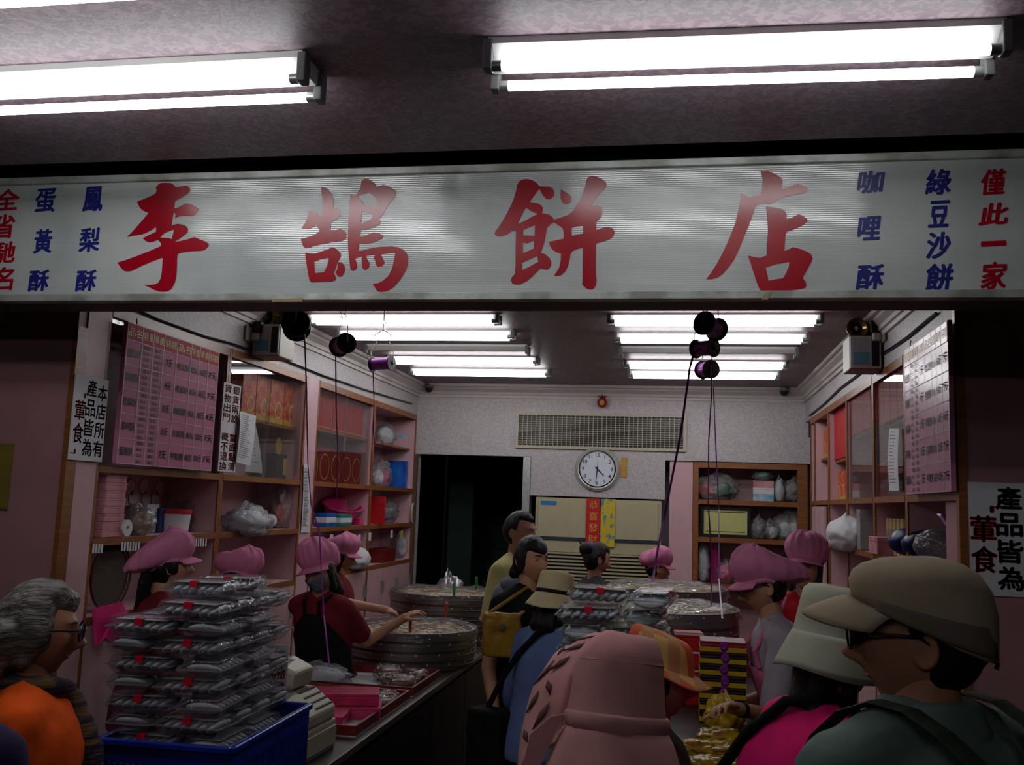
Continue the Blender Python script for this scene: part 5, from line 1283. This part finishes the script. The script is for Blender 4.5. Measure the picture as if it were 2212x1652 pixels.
    for sd in (1, -1):
        S, E, Wt = A[sd]; spec = (arms or {}).get('R' if sd > 0 else 'L')
        d = (Wt - E).normalized(); nr = Vector((sd*-.2, .3, 1)) if spec else Vector((sd, .2, 0))
        if spec and len(spec) > 2: d = Vector(spec[2]); nr = Vector(spec[3])
        parts.append(hand_mesh(Wt, d, nr, -sd if spec else sd, .75 if spec else .4, s))
    me = join(parts); me.name = 'body'
    obj('body', me, skin, t)
    def onhead(name, mb, m, par=None, sm=60, **kw):
        if isinstance(mb, MB): mb.v = [tuple(P.HM @ Vector(v)) for v in mb.v]
        else: mb.transform(P.HM)
        return obj(name, mb, m, par or t, sm, **kw)
    P.onhead = onhead
    for sd in (1, -1):
        e = onhead('eye', MB().ball((sd*.0305, fy(.0305, .0115) - .004, .0115), (.0135, .0075, .0058), 12, 8), mat('eye_white', (190, 182, 176), .25, var=.02))
        onhead('iris', MB().ball((sd*.0305, fy(.0305, .0115) + .0022, .0115), (.0056, .0022, .0054), 10, 6), BLACK, e)
        onhead('eyebrow', MB().tube([(sd*.014, fy(.014, .032), .032), (sd*.03, fy(.03, .037), .037), (sd*.046, fy(.046, .033), .033)], [.0028, .0036, .002], 6), hair[1])
    onhead('mouth', MB().ball((0, fy(0, -.0585) - .0025, -.0585), (.021, .006, .0052), 12, 6), mat('lips', (150, 78, 72), .5))
    kd, hmats = hair
    # hair
    if kd:
        line = {'short': .066, 'fringe': .04, 'grey': .062}.get(kd, .055)
        base = head_grid(hair_off(line, .012 if kd == 'short' else .03, -.075 if kd == 'short' else -.1, .016 if kd != 'grey' else .028, kd in ('short', 'bun')))
        if kd == 'short': onhead('hair', base, hmats)
        else:
            if kd in ('long', 'fringe', 'bob'):
                L_ = {'long': -.3, 'fringe': -.075, 'bob': -.14}[kd]
                for sd in (1, -1):
                    base.cap((sd*.068, -.005, .02), (sd*.074, .0, {'long': -.13, 'fringe': -.05}.get(kd, -.11)), .024, .016)
                    base.cap((sd*.036, -.055, -.035), (sd*.05, -.07, L_), .036, .032)
                base.cap((0, -.062, -.035), (0, -.082, L_), .04, .036)
            if kd == 'bun':
                base.ball((.01, -.115, .05), (.055, .05, .055)); base.cap((.03, -.1, .0), (.05, -.1, -.05), .03, .012)
                base.cap((-.03, -.13, .07), (-.04, -.17, .1), .012, .004)
            if kd == 'pony':
                base.tube([(0, -.09, .0), (-.01, -.12, -.08), (-.03, -.135, -.22), (-.05, -.13, -.38), (-.05, -.12, -.5)], [.04, .035, .032, .026, .006], 10)
            if kd == 'grey':
                for sd in (1, -1):
                    base.cap((sd*.066, .0, .0), (sd*.064, -.03, -.07), .03, .024); base.cap((sd*.05, -.07, .0), (sd*.05, -.085, -.1), .05, .036)
                base.cap((0, -.085, .0), (0, -.1, -.1), .055, .04)
            onhead('hair', blob(base, .0055, 2, .5, (.012 if kd == 'grey' else .007, .05)), hmats)
    # clothes
    sh = MB(); sh.rings(tors(.012 + fold*.6, -.2, .9) + [ring(nb + u*.0*s, u, f, (.107*g + .016)*s, (.077*g + .016)*s), ring(nb + u*.024*s, u, f, .08*s, .07*s)])
    for sd in (1, -1):
        S, E, Wt = A[sd]
        sh.cap(nb - u*.03*s + Vector((sd*.05*s, 0, 0)), S, .07*s, .066*s); sh.cap(nb + u*.012*s + Vector((sd*.03*s, 0, 0)), S - Vector((sd*.02*s, 0, 0)), .064*s, .068*s)
        if sleeve <= .5: sh.tube([S, S.lerp(E, min(1, sleeve*2)*.5), S.lerp(E, min(1, sleeve*2))], [.064*s, .062*s, .06*s], 16)
        else:
            sh.cap(S, E, .062*s, .052*s); sh.tube([E - (E - S).normalized()*.02, E.lerp(Wt, .5*(sleeve - .5)*2), E.lerp(Wt, (sleeve - .5)*2)], [.052*s, .046*s, .04*s], 16)
    obj('shirt', blob(sh, .0115, 3, .5, (fold, .09)), top, t)
    tr = MB(); tr.rings([ring(p0 + u*(.30*H*tt), u, f, (rx*g + .012)*s, (ry*g + .012)*s) for tt, rx, ry in TORSO[:2]] + [ring(p0 + u*.04*s, u, f, .17*g*s, .125*g*s)])
    for sd in (1, -1):
        hp = Vector((sd*.088*s, 0, .50*H)); kn = Vector((sd*.094*s, .01, .285*H)); an = Vector((sd*.097*s, -.01, .06*H))
        tr.cap(hp, kn, .095*s, .072*s); tr.tube([kn + Vector((0, 0, .03)), kn, an], [.068*s, .07*s, .058*s], 14)
    obj('trousers', blob(tr, .016, 3, .5, (.008, .1)), bottom, t)
    for sd in (1, -1):
        sho = MB().ball((sd*.095*s, .035*s, .042), (.048*s, .135*s, .044), 16, 10)
        sho.v = [(x, y, max(z, .0)) for x, y, z in sho.v]
        obj('shoe', sho, BLACK, t, sm=60)
    return P
# ------------------------------------------------------------ hats (built in the head's own frame)
def surf(rows, closed=True):
    n = len(rows[0]); mb = MB(); o = 0
    for r in rows: mb.v += [tuple(p) for p in r]
    for i in range(len(rows) - 1):
        for j in range(n if closed else n - 1):
            mb.f.append((i*n + j, i*n + (j + 1) % n, (i + 1)*n + (j + 1) % n, (i + 1)*n + j))
    return mb
def hat_rings(prof, n=64, ax=.083, by=.102, yc=-.006, fn=None):
    rows = []
    for i, (sc_, z) in enumerate(prof):
        row = []
        for j in range(n):
            a = 2*pi*j/n; p = Vector((ax*sc_*cos(a), yc + by*sc_*sin(a), z))
            row.append(fn(p, a, i/(len(prof) - 1)) if fn else p)
        rows.append(row)
    return surf(rows)
def pink_cap(P, slump=.5, seed=0):
    """gathered baker's cap with a short peak"""
    prof = [(1.0, .026), (1.02, .046), (1.1, .056), (1.24, .078), (1.32, .106), (1.3, .135), (1.14, .166), (.85, .185), (.45, .194), (.02, .197)]
    def fn(p, a, f):
        back = max(0, -sin(a)); g_ = min(1, max(0, (f - .12)/.35))
        r = 1 + (.022*cos(17*a + seed)*min(1, f*4) + .12*mnoise.noise(Vector((cos(a)*1.7, sin(a)*1.7, f*3 + seed*5))))*g_
        q = Vector((p.x*r, p.y*r, p.z)); q.z -= .05*back + slump*.085*back*g_*(1 - .45*f); q.y -= .012*g_ + .055*slump*back*g_
        q.z += .02*g_*mnoise.noise(Vector((cos(a)*3, sin(a)*3, seed*3 + f*4))); return q
    c = P.onhead('cap', hat_rings(prof, 90, fn=fn), CAPP, solid=.003)
    rows = []
    for i in range(5):
        f = i/4; rows.append([Vector(((.083 + .028*f)*sin(b) , -.006 + .102*cos(b) + .062*f*cos(b)**.5, .05 - .022*f - .014*(abs(sin(b))**2))) for b in [radians(-72 + 144*j/24) for j in range(25)]])
    P.onhead('peak', surf(rows, False), CAPP, c, solid=.005)
    P.onhead('hat_band', hat_rings([(1.015, .026), (1.035, .04), (1.03, .054)], 48, fn=lambda p, a, f: p - Vector((0, 0, .05*max(0, -sin(a))))), CAPP, c, solid=.003)
def bucket_hat(P, m, h=.15, brim=1.62, drop=-.03, band=None, name='hat', wave=.006, seed=0, ax=.086, by=.106, low=.03):
    prof = [(.02, h), (.5, h), (.82, h - .004), (.93, h - .014), (.97, h*.72), (1.02, low + .03), (1.05, low), (1.06, low - .002)]
    c = P.onhead(name, hat_rings(prof, 56, ax, by, fn=lambda p, a, f: p + Vector((0, 0, .005*mnoise.noise(Vector((p.x*20, p.y*20, p.z*20 + seed)))))), m, solid=.004)
    k = 7; pr = [(1.06 + (brim - 1.06)*i/k, low - .002 + (drop - low)*(i/k)**1.15) for i in range(k + 1)]
    P.onhead('brim', hat_rings(pr, 64, ax, by, fn=lambda p, a, f: p + Vector((0, 0, wave*f*sin(3*a + seed) + .0015*sin(f*40)))), m, c, solid=.004)
    if band: P.onhead('hat_band', hat_rings([(1.06, low), (1.05, low + .02)], 56, ax, by), band, c, solid=.003)
    return c
def glasses(P, lens, dark=True):
    g = None
    for sd in (1, -1):
        M_ = Matrix.Translation((sd*.033, .106, .01)) @ Matrix.Rotation(-sd*.18, 4, 'Z') @ Matrix.Rotation(pi/2, 4, 'X') @ Matrix.Diagonal((1.2, .9, 1, 1))
        if g is None:
            g = P.onhead('glasses', MB().tube([(-.012, .112, .015), (0, .116, .018), (.012, .112, .015)], .0022, 6), BLACK)
        P.onhead('lens', MB().lathe([(.001, -.001), (.025, -.001), (.026, 0), (.025, .001), (.001, .001)], 20, M_), lens, g)
        P.onhead('lens_rim', MB().lathe([(.024, -.0025), (.0275, -.0025), (.0275, .0025), (.024, .0025)], 20, M_, closed=True), BLACK, g)
        P.onhead('temple', MB().tube([(sd*.062, .098, .016), (sd*.08, .05, .018), (sd*.08, -.005, .016), (sd*.077, -.025, .0)], .0024, 6), BLACK, g)
    return g
def apron(P, m, t0=-.35, t1=.75, half=70, e=.03):
    rows = []; s = P.s
    prof = [(-.9, .19, .15)] + TORSO
    for i in range(9):
        tt = t0 + (t1 - t0)*i/8
        q = max([p for p in prof if p[0] <= tt], key=lambda p: p[0]); n_ = min([p for p in prof if p[0] >= tt] or [prof[-1]], key=lambda p: p[0])
        w_ = 0 if n_[0] == q[0] else (tt - q[0])/(n_[0] - q[0]); rx = q[1] + (n_[1] - q[1])*w_; ry = q[2] + (n_[2] - q[2])*w_
        hf = half if tt < .45 else half*(1 - .5*(tt - .45)/.3)
        c = P.p0 + P.u*(.30*P.H*tt)
        rows.append([c + Vector((1, 0, 0))*(rx + e)*s*sin(radians(-hf + 2*hf*j/16)) + P.f*(ry + e)*s*cos(radians(-hf + 2*hf*j/16)) for j in range(17)])
    a = obj('apron', surf(rows, False), m, P.t, 60, solid=.005)
    for sd in (0, 16):
        p = rows[-1][sd]; x = 1 if p.x > 0 else -1
        obj('apron_strap', MB().tube([p, p + P.u*.07*s + P.f*.0, P.nb + Vector((x*.085*s, .03*s, .04*s)), P.nb + Vector((x*.08*s, -.09*s, .0)), P.nb - P.u*.15*s + Vector((x*.05*s, -.14*s, 0))], .011*s, 8), m, a)
    return a
DENIM = cloth('dark_trousers', (30, 32, 40)); SHADE = mat('dark_lens', (10, 10, 12), .1, spec=.7)
MAROON = cloth('maroon_shirt', (120, 32, 42)); 
# ---- staff behind the long counter
p = person('staff in a pink cap with long black ponytail and maroon shirt, turned to the shelves', 368, 1224, 4.05, 38, MAROON, DENIM, ('pony', HAIR), lean=6, pitch=-2)
pink_cap(p, 1.25, 1)
p = person('staff in a pink cap mostly hidden behind the pastry box pile', 515, 1246, 4.62, 12, MAROON, DENIM, ('bob', HAIR), pitch=18)
pink_cap(p, .5, 2)
p = person('staff in pink cap and grey face mask reaching both hands to the steamer', 690, 1236, 4.88, 262, MAROON, DENIM, ('bob', HAIR), lean=14, pitch=11, turn=-2, roll=14,
           arms={'L': ((868, 1338, 5.12), (.6, -.2, -1), ), 'R': ((880, 1318, 5.36), (-.3, .1, 1))}, sleeve=.42, hs=1.1)
pink_cap(p, .6, 3)
rows = [[head_pt(Vector((sin(th)*cos(a), sin(th)*sin(a), -cos(th))).normalized())*1.0 + Vector((0, .012, 0)) for a in [radians(25 + 130*j/20) for j in range(21)]] for th in [radians(38 + 44*i/10) for i in range(11)]]
mk = p.onhead('face_mask', surf(rows, False), cloth('mask_grey', (104, 108, 124), fold=.2), solid=.003)
for sd in (1, -1): p.onhead('ear_loop', MB().tube([(sd*.06, .06, -.03), (sd*.078, .01, -.012), (sd*.078, -.02, .0)], .0015, 5), PAPER, mk)
apron(p, cloth('black_apron', (24, 20, 24)), t1=.93, half=86)
p = person('staff in a pink cap standing behind the one with the face mask', 738, 1203, 6.05, 15, MAROON, DENIM, ('bob', HAIR), pitch=10)
pink_cap(p, .4, 4)
# ---- customers in the aisle
p = person('man with short black hair and pale yellow shirt before the staircase', 1124, 1150, 5.55, -18, cloth('pale_yellow', (206, 196, 132)), DENIM, ('short', HAIR), female=False, pitch=6)
p = person('person with long black hair in a grey hooded top beside the yellow shirt', 1150, 1204, 5.05, 55, cloth('grey_hoodie', (136, 138, 150)), DENIM, ('long', HAIR), sleeve=.95, broad=1.25, girth=1.2)
hood = blob(MB().tube([p.nb + Vector((.12*cos(a)*p.s, -.02 + .1*sin(a)*p.s, .01 - .03*sin(a))) for a in [2*pi*k/16 for k in range(17)]], .035, 10), .01, 3)
obj('hood', hood, cloth('grey_hoodie', (116, 118, 128)), p.t)
p = person('woman with short black hair and black top looking across the aisle', 1148, 1210, 4.55, -38, cloth('black_top', (26, 24, 26)), DENIM, ('fringe', HAIR), turn=0, pitch=4, sleeve=.34, hs=.98)
W8 = p
p = person('person in beige bucket hat and blue shirt with their back to the street', 1198, 1296, 4.22, 58, cloth('blue_shirt', (104, 122, 170)), DENIM, ('bob', HAIR), pitch=10, sleeve=.6, lean=6)
bucket_hat(p, cloth('beige_hat', (228, 210, 162), fold=.2), .148, 1.55, -.045, cloth('dark_band', (40, 36, 34)), seed=2)
W9 = p
p = person('person with tied-up dark brown hair and blue hair tie before the cooling unit', 1290, 1208, 6.3, 30, cloth('charcoal_top', (60, 56, 62)), DENIM, ('bun', HAIRB), pitch=14)
p.onhead('hair_tie', MB().tube([(.01 + .03*cos(a), -.09, .075 + .03*sin(a)) for a in [2*pi*k/12 for k in range(13)]], .008, 6), mat('tie_blue', (40, 120, 190), .6))
p = person('short person in red top and pink cap behind the clamshell pile', 1420, 1228, 6.7, 20, cloth('red_top', (190, 24, 40)), DENIM, ('short', HAIR), pitch=10, hs=.95)
pink_cap(p, .4, 6)
# ---- staff behind the serving counter
GT = cloth('pale_grey_shirt', (170, 160, 168))
p = person('staff in glasses, pink cap and pale grey shirt packing at the serving counter', 1648, 1268, 4.12, 184, GT, DENIM, ('short', HAIR), female=False, lean=16, pitch=16,
           arms={'L': ((1590, 1530, 3.72), (.2, -.2, -1)), 'R': ((1600, 1520, 4.25), (.2, 0, -1))}, sleeve=.46)
pink_cap(p, 1.0, 7); glasses(p, GLASS)
apron(p, cloth('pink_apron', (214, 110, 150)))
S, E, Wt = p.A[-1]
obj('wrist_band', MB().tube([Wt.lerp(E, .12), Wt.lerp(E, .2)], .031*p.s, 14), BLACK, p.t)
p = person('staff in pink cap and red top looking out beside the tall narrow doors', 1740, 1228, 4.95, 250, cloth('red_top', (190, 24, 40)), DENIM, ('bob', HAIR), pitch=-5)
pink_cap(p, .3, 8); apron(p, cloth('pink_apron', (214, 110, 150)))
# ---- customers at the street side
p = person('woman with wavy grey hair, sunglasses and orange top in profile', 84, 1366, 2.08, 33, cloth('orange_top', (226, 84, 14)), DENIM, ('grey', HAIRG), SKIN2, pitch=4, sleeve=.55, girth=1.15, neck=.92, fold=.022)
glasses(p, SHADE)
SC = mat('scarf_brown', (96, 74, 40), .85, rgb2=(40, 28, 50), vscale=7, stretch=(1, 1, 7), thr=(.45, .55), bump=.5, bscale=18)
n_ = p.nb
sc_m = MB().tube([n_ + Vector((.07*cos(a), .02 + .07*sin(a), .04 + .012*sin(a*2) - .025*sin(a))) for a in [2*pi*k/18 for k in range(19)]], .024, 10)
sc_m.cap(n_ + Vector((.0, .1, .0)), n_ + Vector((.02, .15, -.12)), .028, .034); sc_m.cap(n_ + Vector((.02, .15, -.12)), n_ + Vector((.03, .165, -.32)), .034, .038)
obj('scarf', blob(sc_m, .009, 2, .5, (.008, .03)), SC, p.t)
p = person('person in dark purple jacket at the edge beside the orange top', -205, 1335, 1.36, 100, cloth('dark_purple', (44, 30, 70)), DENIM, ('bob', HAIR), sleeve=.95)
p = person('man in khaki cap, dark glasses and grey-green shirt with backpack straps', 1982, 1385, 1.70, 128, cloth('grey_green_shirt', (104, 122, 116), fold=.3), DENIM, ('short', HAIR), SKIN2, female=False, pitch=2, turn=38, sleeve=.5, vox=.009, neck=.84, broad=1.12, girth=1.15)
KH = cloth('khaki_cap', (170, 152, 128), fold=.25); KHD = cloth('khaki_dark', (120, 108, 94), fold=.4)
prof = [(1.02, 0), (1.05, .25), (1.06, .45), (1.0, .66), (.86, .82), (.62, .93), (.3, .99), (.02, 1.0)]
def capf(p_, a, f):
    z0 = .026 + .044*sin(a) if sin(a) > 0 else .026 + .055*sin(a)
    return Vector((p_.x, p_.y - .004, z0 + (.14 - z0)*p_.z + .003*mnoise.noise(Vector((p_.x*25, p_.y*25, p_.z*5)))))
cp = p.onhead('cap', hat_rings(prof, 64, .088, .108, fn=capf), KH, solid=.003)
rows = []
for i in range(7):
    f_ = i/6; rows.append([Vector(((.088 + .004*f_)*sin(b), -.006 + .108*cos(b) + .085*f_*cos(b)**.45, .072 - .03*f_**1.5 - .024*sin(b)**2)) for b in [radians(-75 + 150*j/28) for j in range(29)]])
p.onhead('peak', surf(rows, False), KH, cp, solid=.006)
for sd in (1, -1):
    rows = [[Vector((sd*.0925*1.05*cos(b), -.01 + .112*sin(b), (.026 + .046*sin(b)) + (.012 + .03*(1 - sin(b))*.6)*i/4)) for b in [radians(38 - 112*j/20) for j in range(21)]] for i in range(5)]
    p.onhead('side_panel', surf(rows, False), KHD, cp, solid=.003)
p.onhead('back_tab', MB().tube([(0, -.114, -.026), (.004, -.12, -.03), (0, -.117, -.038)], .004, 6), KHD, cp)
glasses(p, SHADE)
obj('collar', blob(MB().rings([ring(p.nb + p.u*z*p.s, p.u, p.f, (.088 - .02*(z > .03))*p.s, (.086 - .015*(z > .03))*p.s) for z in (-.02, .02, .065)]), .008, 3, .5, (.008, .05)), cloth('grey_green_shirt', (104, 122, 116)), p.t)
MAN = p
p = person('woman in pale bucket hat, long black hair and magenta top beside the khaki cap', 1815, 1400, 2.3, 18, cloth('magenta_top', (222, 24, 110), fold=.25), DENIM, ('long', HAIR), lean=20, pitch=8, sleeve=.5)
bucket_hat(p, cloth('pale_bucket_hat', (178, 178, 158), fold=.25), .145, 1.42, -.06, seed=5)
W15 = p
PKH = cloth('dusty_pink_hat', (206, 148, 146), fold=.35); LEAF = mat('hat_leaf_print', (92, 54, 56), .8)
p = person('woman in a dusty pink sun hat with a neck cape, seen from behind', 1338, 1500, 1.88, 78, cloth('blue_jacket', (30, 40, 110)), DENIM, ('bob', HAIR), pitch=10, sleeve=.9)
prof = [(.02, .128), (.4, .127), (.66, .118), (.82, .102), (.93, .078), (.99, .045), (1.03, .0), (1.08, -.05), (1.11, -.075)]
ht = p.onhead('sun_hat', hat_rings(prof, 72, .098, .113, fn=lambda q, a, f: q + Vector((q.x*.06*mnoise.noise(Vector((q.x*14, q.y*14, q.z*14))), q.y*.06*mnoise.noise(Vector((q.x*14, q.y*14, q.z*14 + 4))), .012*mnoise.noise(Vector((q.x*14, q.y*14, q.z*14)))))), PKH, solid=.004)
p.onhead('hat_band', hat_rings([(1.12, -.078), (1.15, -.045), (1.09, -.04)], 64, .098, .113), PKH, ht, solid=.003)
p.onhead('crown_seam', MB().tube([(.098*.955*cos(a), -.006 + .113*.955*sin(a), .069) for a in [2*pi*k/48 for k in range(49)]], .0022, 5), PKH, ht)
IN = [(.02, .11, .10), (-.05, .085, .10), (-.082, .04, .085), (-.1, .0, .04), (-.106, -.03, -.02), (-.108, -.05, -.07), (-.1, -.075, -.1)]
OU = [(.0, .19, .12), (-.085, .165, .135), (-.15, .11, .105), (-.19, .05, .05), (-.208, .0, -.03), (-.205, -.045, -.13), (-.185, -.09, -.22)]
def spl(Q, t):
    i = min(int(t), len(Q) - 2); f_ = t - i; g4 = [Vector(Q[max(0, min(len(Q) - 1, j))]) for j in (i - 1, i, i + 1, i + 2)]
    return .5*((2*g4[1]) + (g4[2] - g4[0])*f_ + (2*g4[0] - 5*g4[1] + 4*g4[2] - g4[3])*f_**2 + (3*g4[1] - g4[0] - 3*g4[2] + g4[3])*f_**3)
rows = []
for i in range(9):
    f_ = i/8; rows.append([spl(IN, 6*j/36).lerp(spl(OU, 6*j/36), f_) + Vector((-.012*sin(pi*f_), -.02*sin(pi*f_), .004*sin(j*.9)*f_)) for j in range(37)])
bm_ = p.onhead('brim', surf(rows, False), PKH, ht, solid=.004)
rows = []
for i in range(14):                                                           # cape over neck and shoulders
    f_ = i/13; rows.append([Vector(((.108 + .1*f_**.75 + .012*f_*sin(6*b))*sin(b), -.006 - (.124 + .08*f_**.75 + .014*f_*sin(7*b + 1))*cos(b), -.07 - .3*f_)) for b in [radians(-112 + 236*j/52) for j in range(53)]])
p.onhead('neck_cape', surf(rows, False), PKH, ht, solid=.004)
p.onhead('bow', MB().poly([(-.1, -.075, -.05), (-.125, -.1, -.06), (-.165, -.105, -.1), (-.175, -.1, -.17), (-.15, -.1, -.19), (-.125, -.1, -.13)], (.004, -.008, 0)), PKH, ht)
for k in range(12):
    t_ = 1.2 + 4.6*k/11; ff = .68 if k % 2 else .38; at_ = lambda t0, f0: spl(IN, t0).lerp(spl(OU, t0), f0) + Vector((-.012*sin(pi*f0), -.02*sin(pi*f0), 0))
    q = at_(t_, ff); ea = (at_(t_ + .1, ff) - at_(t_ - .1, ff)).normalized(); eb = (at_(t_, ff + .05) - at_(t_, ff - .05)).normalized(); n3 = ea.cross(eb).normalized()
    if n3.y > 0: n3 = -n3
    q += n3*.0045; e1 = (ea + eb*(.5 if k % 3 else -.5)).normalized(); e2 = e1.cross(n3).normalized()
    L_ = .02 + .008*(k % 3)
    p.onhead('leaf_print', MB().add([q - e1*L_, q + e2*.008 - e1*.004, q + e1*L_, q - e2*.008 - e1*.004], [(0, 1, 2, 3)]), LEAF, ht, solid=.002)
PLH = plaid('plaid_hat', (196, 84, 50), (196, 156, 92), (176, 120, 76), 15)
p = person('woman with dark face in profile under an orange plaid wide-brimmed hat', 1426, 1470, 2.58, 2, cloth('olive_top', (70, 72, 60)), DENIM, ('bob', HAIR), SKIN2, pitch=4)
HM0 = p.HM.copy()
p.HM = HM0 @ Matrix(((1, 0, 0, 0), (0, 1, 0, 0), (0, -.28, 1, .03), (0, 0, 0, 1)))
c = bucket_hat(p, PLH, .115, 1.25, .005, seed=3, low=.025)
rows = []
for i in range(7):
    f_ = i/6; rows.append([Vector(((.092 + .065*f_)*sin(b), -.006 + (.112 + .062*f_)*cos(b), .024 - .012*f_**1.2 - .008*f_*sin(b)**2 + .006*f_*sin(5*b))) for b in [radians(-180 + 360*j/60) for j in range(61)]])
p.onhead('wide_brim', surf(rows, False), PLH, c, solid=.004)
# ------------------------------------------------------------ bags worn
MUS = mat('mustard_leather', (158, 118, 30), .5, var=.15, bump=.3, bscale=30)
def wb(P, v): return (Matrix.Translation(P.t.location) @ Matrix.Rotation(P.t.rotation_euler.z, 4, 'Z')) @ Vector(v)
b0 = onY(1082, 1408, 4.27)
t = thing('shoulder_bag', 'mustard yellow shoulder bag of the woman in black', 'bag', b0, .3)
obj('bag_body', blob(MB().box((-.085, -.04, -.02), (.085, .04, .17)), .01, 16, .6, (.02, .05)), MUS, t)
q = wb(W8, W8.nb + Vector((-.13*W8.s, .02, .05))) - b0; qi = Matrix.Rotation(-.3, 4, 'Z')
q2 = wb(W8, W8.nb + Vector((-.13*W8.s, -.08, -.05))) - b0
obj('strap', MB().tube([(-.07, 0, .16), qi @ (q*.6 + Vector((-.03, 0, .1))), qi @ q, qi @ q2, (.07, 0, .16)], .009, 8), MUS, t)
obj('buckle', MB().box((-.01, -.046, .1), (.01, -.04, .125)), CHROME, t)
def backpack(label, P, m, w_=.15, h=.4, pos=(0, -.22, -.34)):
    c = wb(P, P.nb + Vector(pos)*P.s); t = thing('backpack', label, 'backpack', c, P.t.rotation_euler.z)
    obj('pack_body', blob(MB().box((-w_, -.07, 0), (w_, .06, h)), .014, 8, .5, (.015, .1)), m, t)
    obj('front_pocket', blob(MB().box((-w_*.75, -.11, .03), (w_*.75, -.065, h*.5)), .012, 5), m, t)
    for sd in (1, -1):
        o_ = P.nb - (P.nb + Vector(pos)*P.s); s = P.s
        pts = [Vector((sd*.08*s, .05, h - .04)), o_ + Vector((sd*.1*s, -.11*s, .045*s)), o_ + Vector((sd*.105*s, .01*s, .085*s)), o_ + Vector((sd*.115*s, .13*s, .0*s)), o_ + Vector((sd*.125*s, .175*s, -.13*s)), o_ + Vector((sd*.16*s, .1*s, -.3*s)), Vector((sd*.13, .03, .05))]
        V = []; Fc = []
        for i, q in enumerate(pts):
            V += [q - Vector((.024, 0, 0)), q + Vector((.024, 0, 0))]
            if i: Fc.append((2*i - 2, 2*i - 1, 2*i + 1, 2*i))
        obj('strap', MB().add(V, Fc), m, t, solid=.008, sub=1)
    return t
backpack('dark green backpack on the man in the khaki cap', MAN, cloth('pack_green', (52, 58, 46)), pos=(0, -.24, -.38))
def sling(label, P, v, sz=1.0):
    b0 = wb(P, v); t = thing('sling_bag', label, 'bag', b0, P.t.rotation_euler.z); m = cloth('pack_black', (16, 16, 18))
    obj('bag_body', blob(MB().box((-.11*sz, -.06, -.12), (.08*sz, .05, .14)), .012, 8, .5, (.015, .08)), m, t)
    o_ = P.nb - v
    obj('strap', MB().tube([(-.05, 0, .12), *[o_ + Vector((x, 0, 0)) + P.f*y + P.u*z for x, y, z in ((-.14, -.125, -.2), (-.06, -.125, -.08), (.02, -.1, .02), (.075, -.02, .068), (.085, .06, .045), (.05, .135, -.08), (-.08, .15, -.26))], (.02, .04, .12)], .013, 8), m, t, sm=60)
sling('black sling bag hanging behind the blue shirt', W9, Vector((-.2*W9.s, -.1, W9.p0.z - .02)))
sling('black sling bag worn over the magenta top', W15, Vector((-.22*W15.s, -.04, W15.p0.z - .05)))
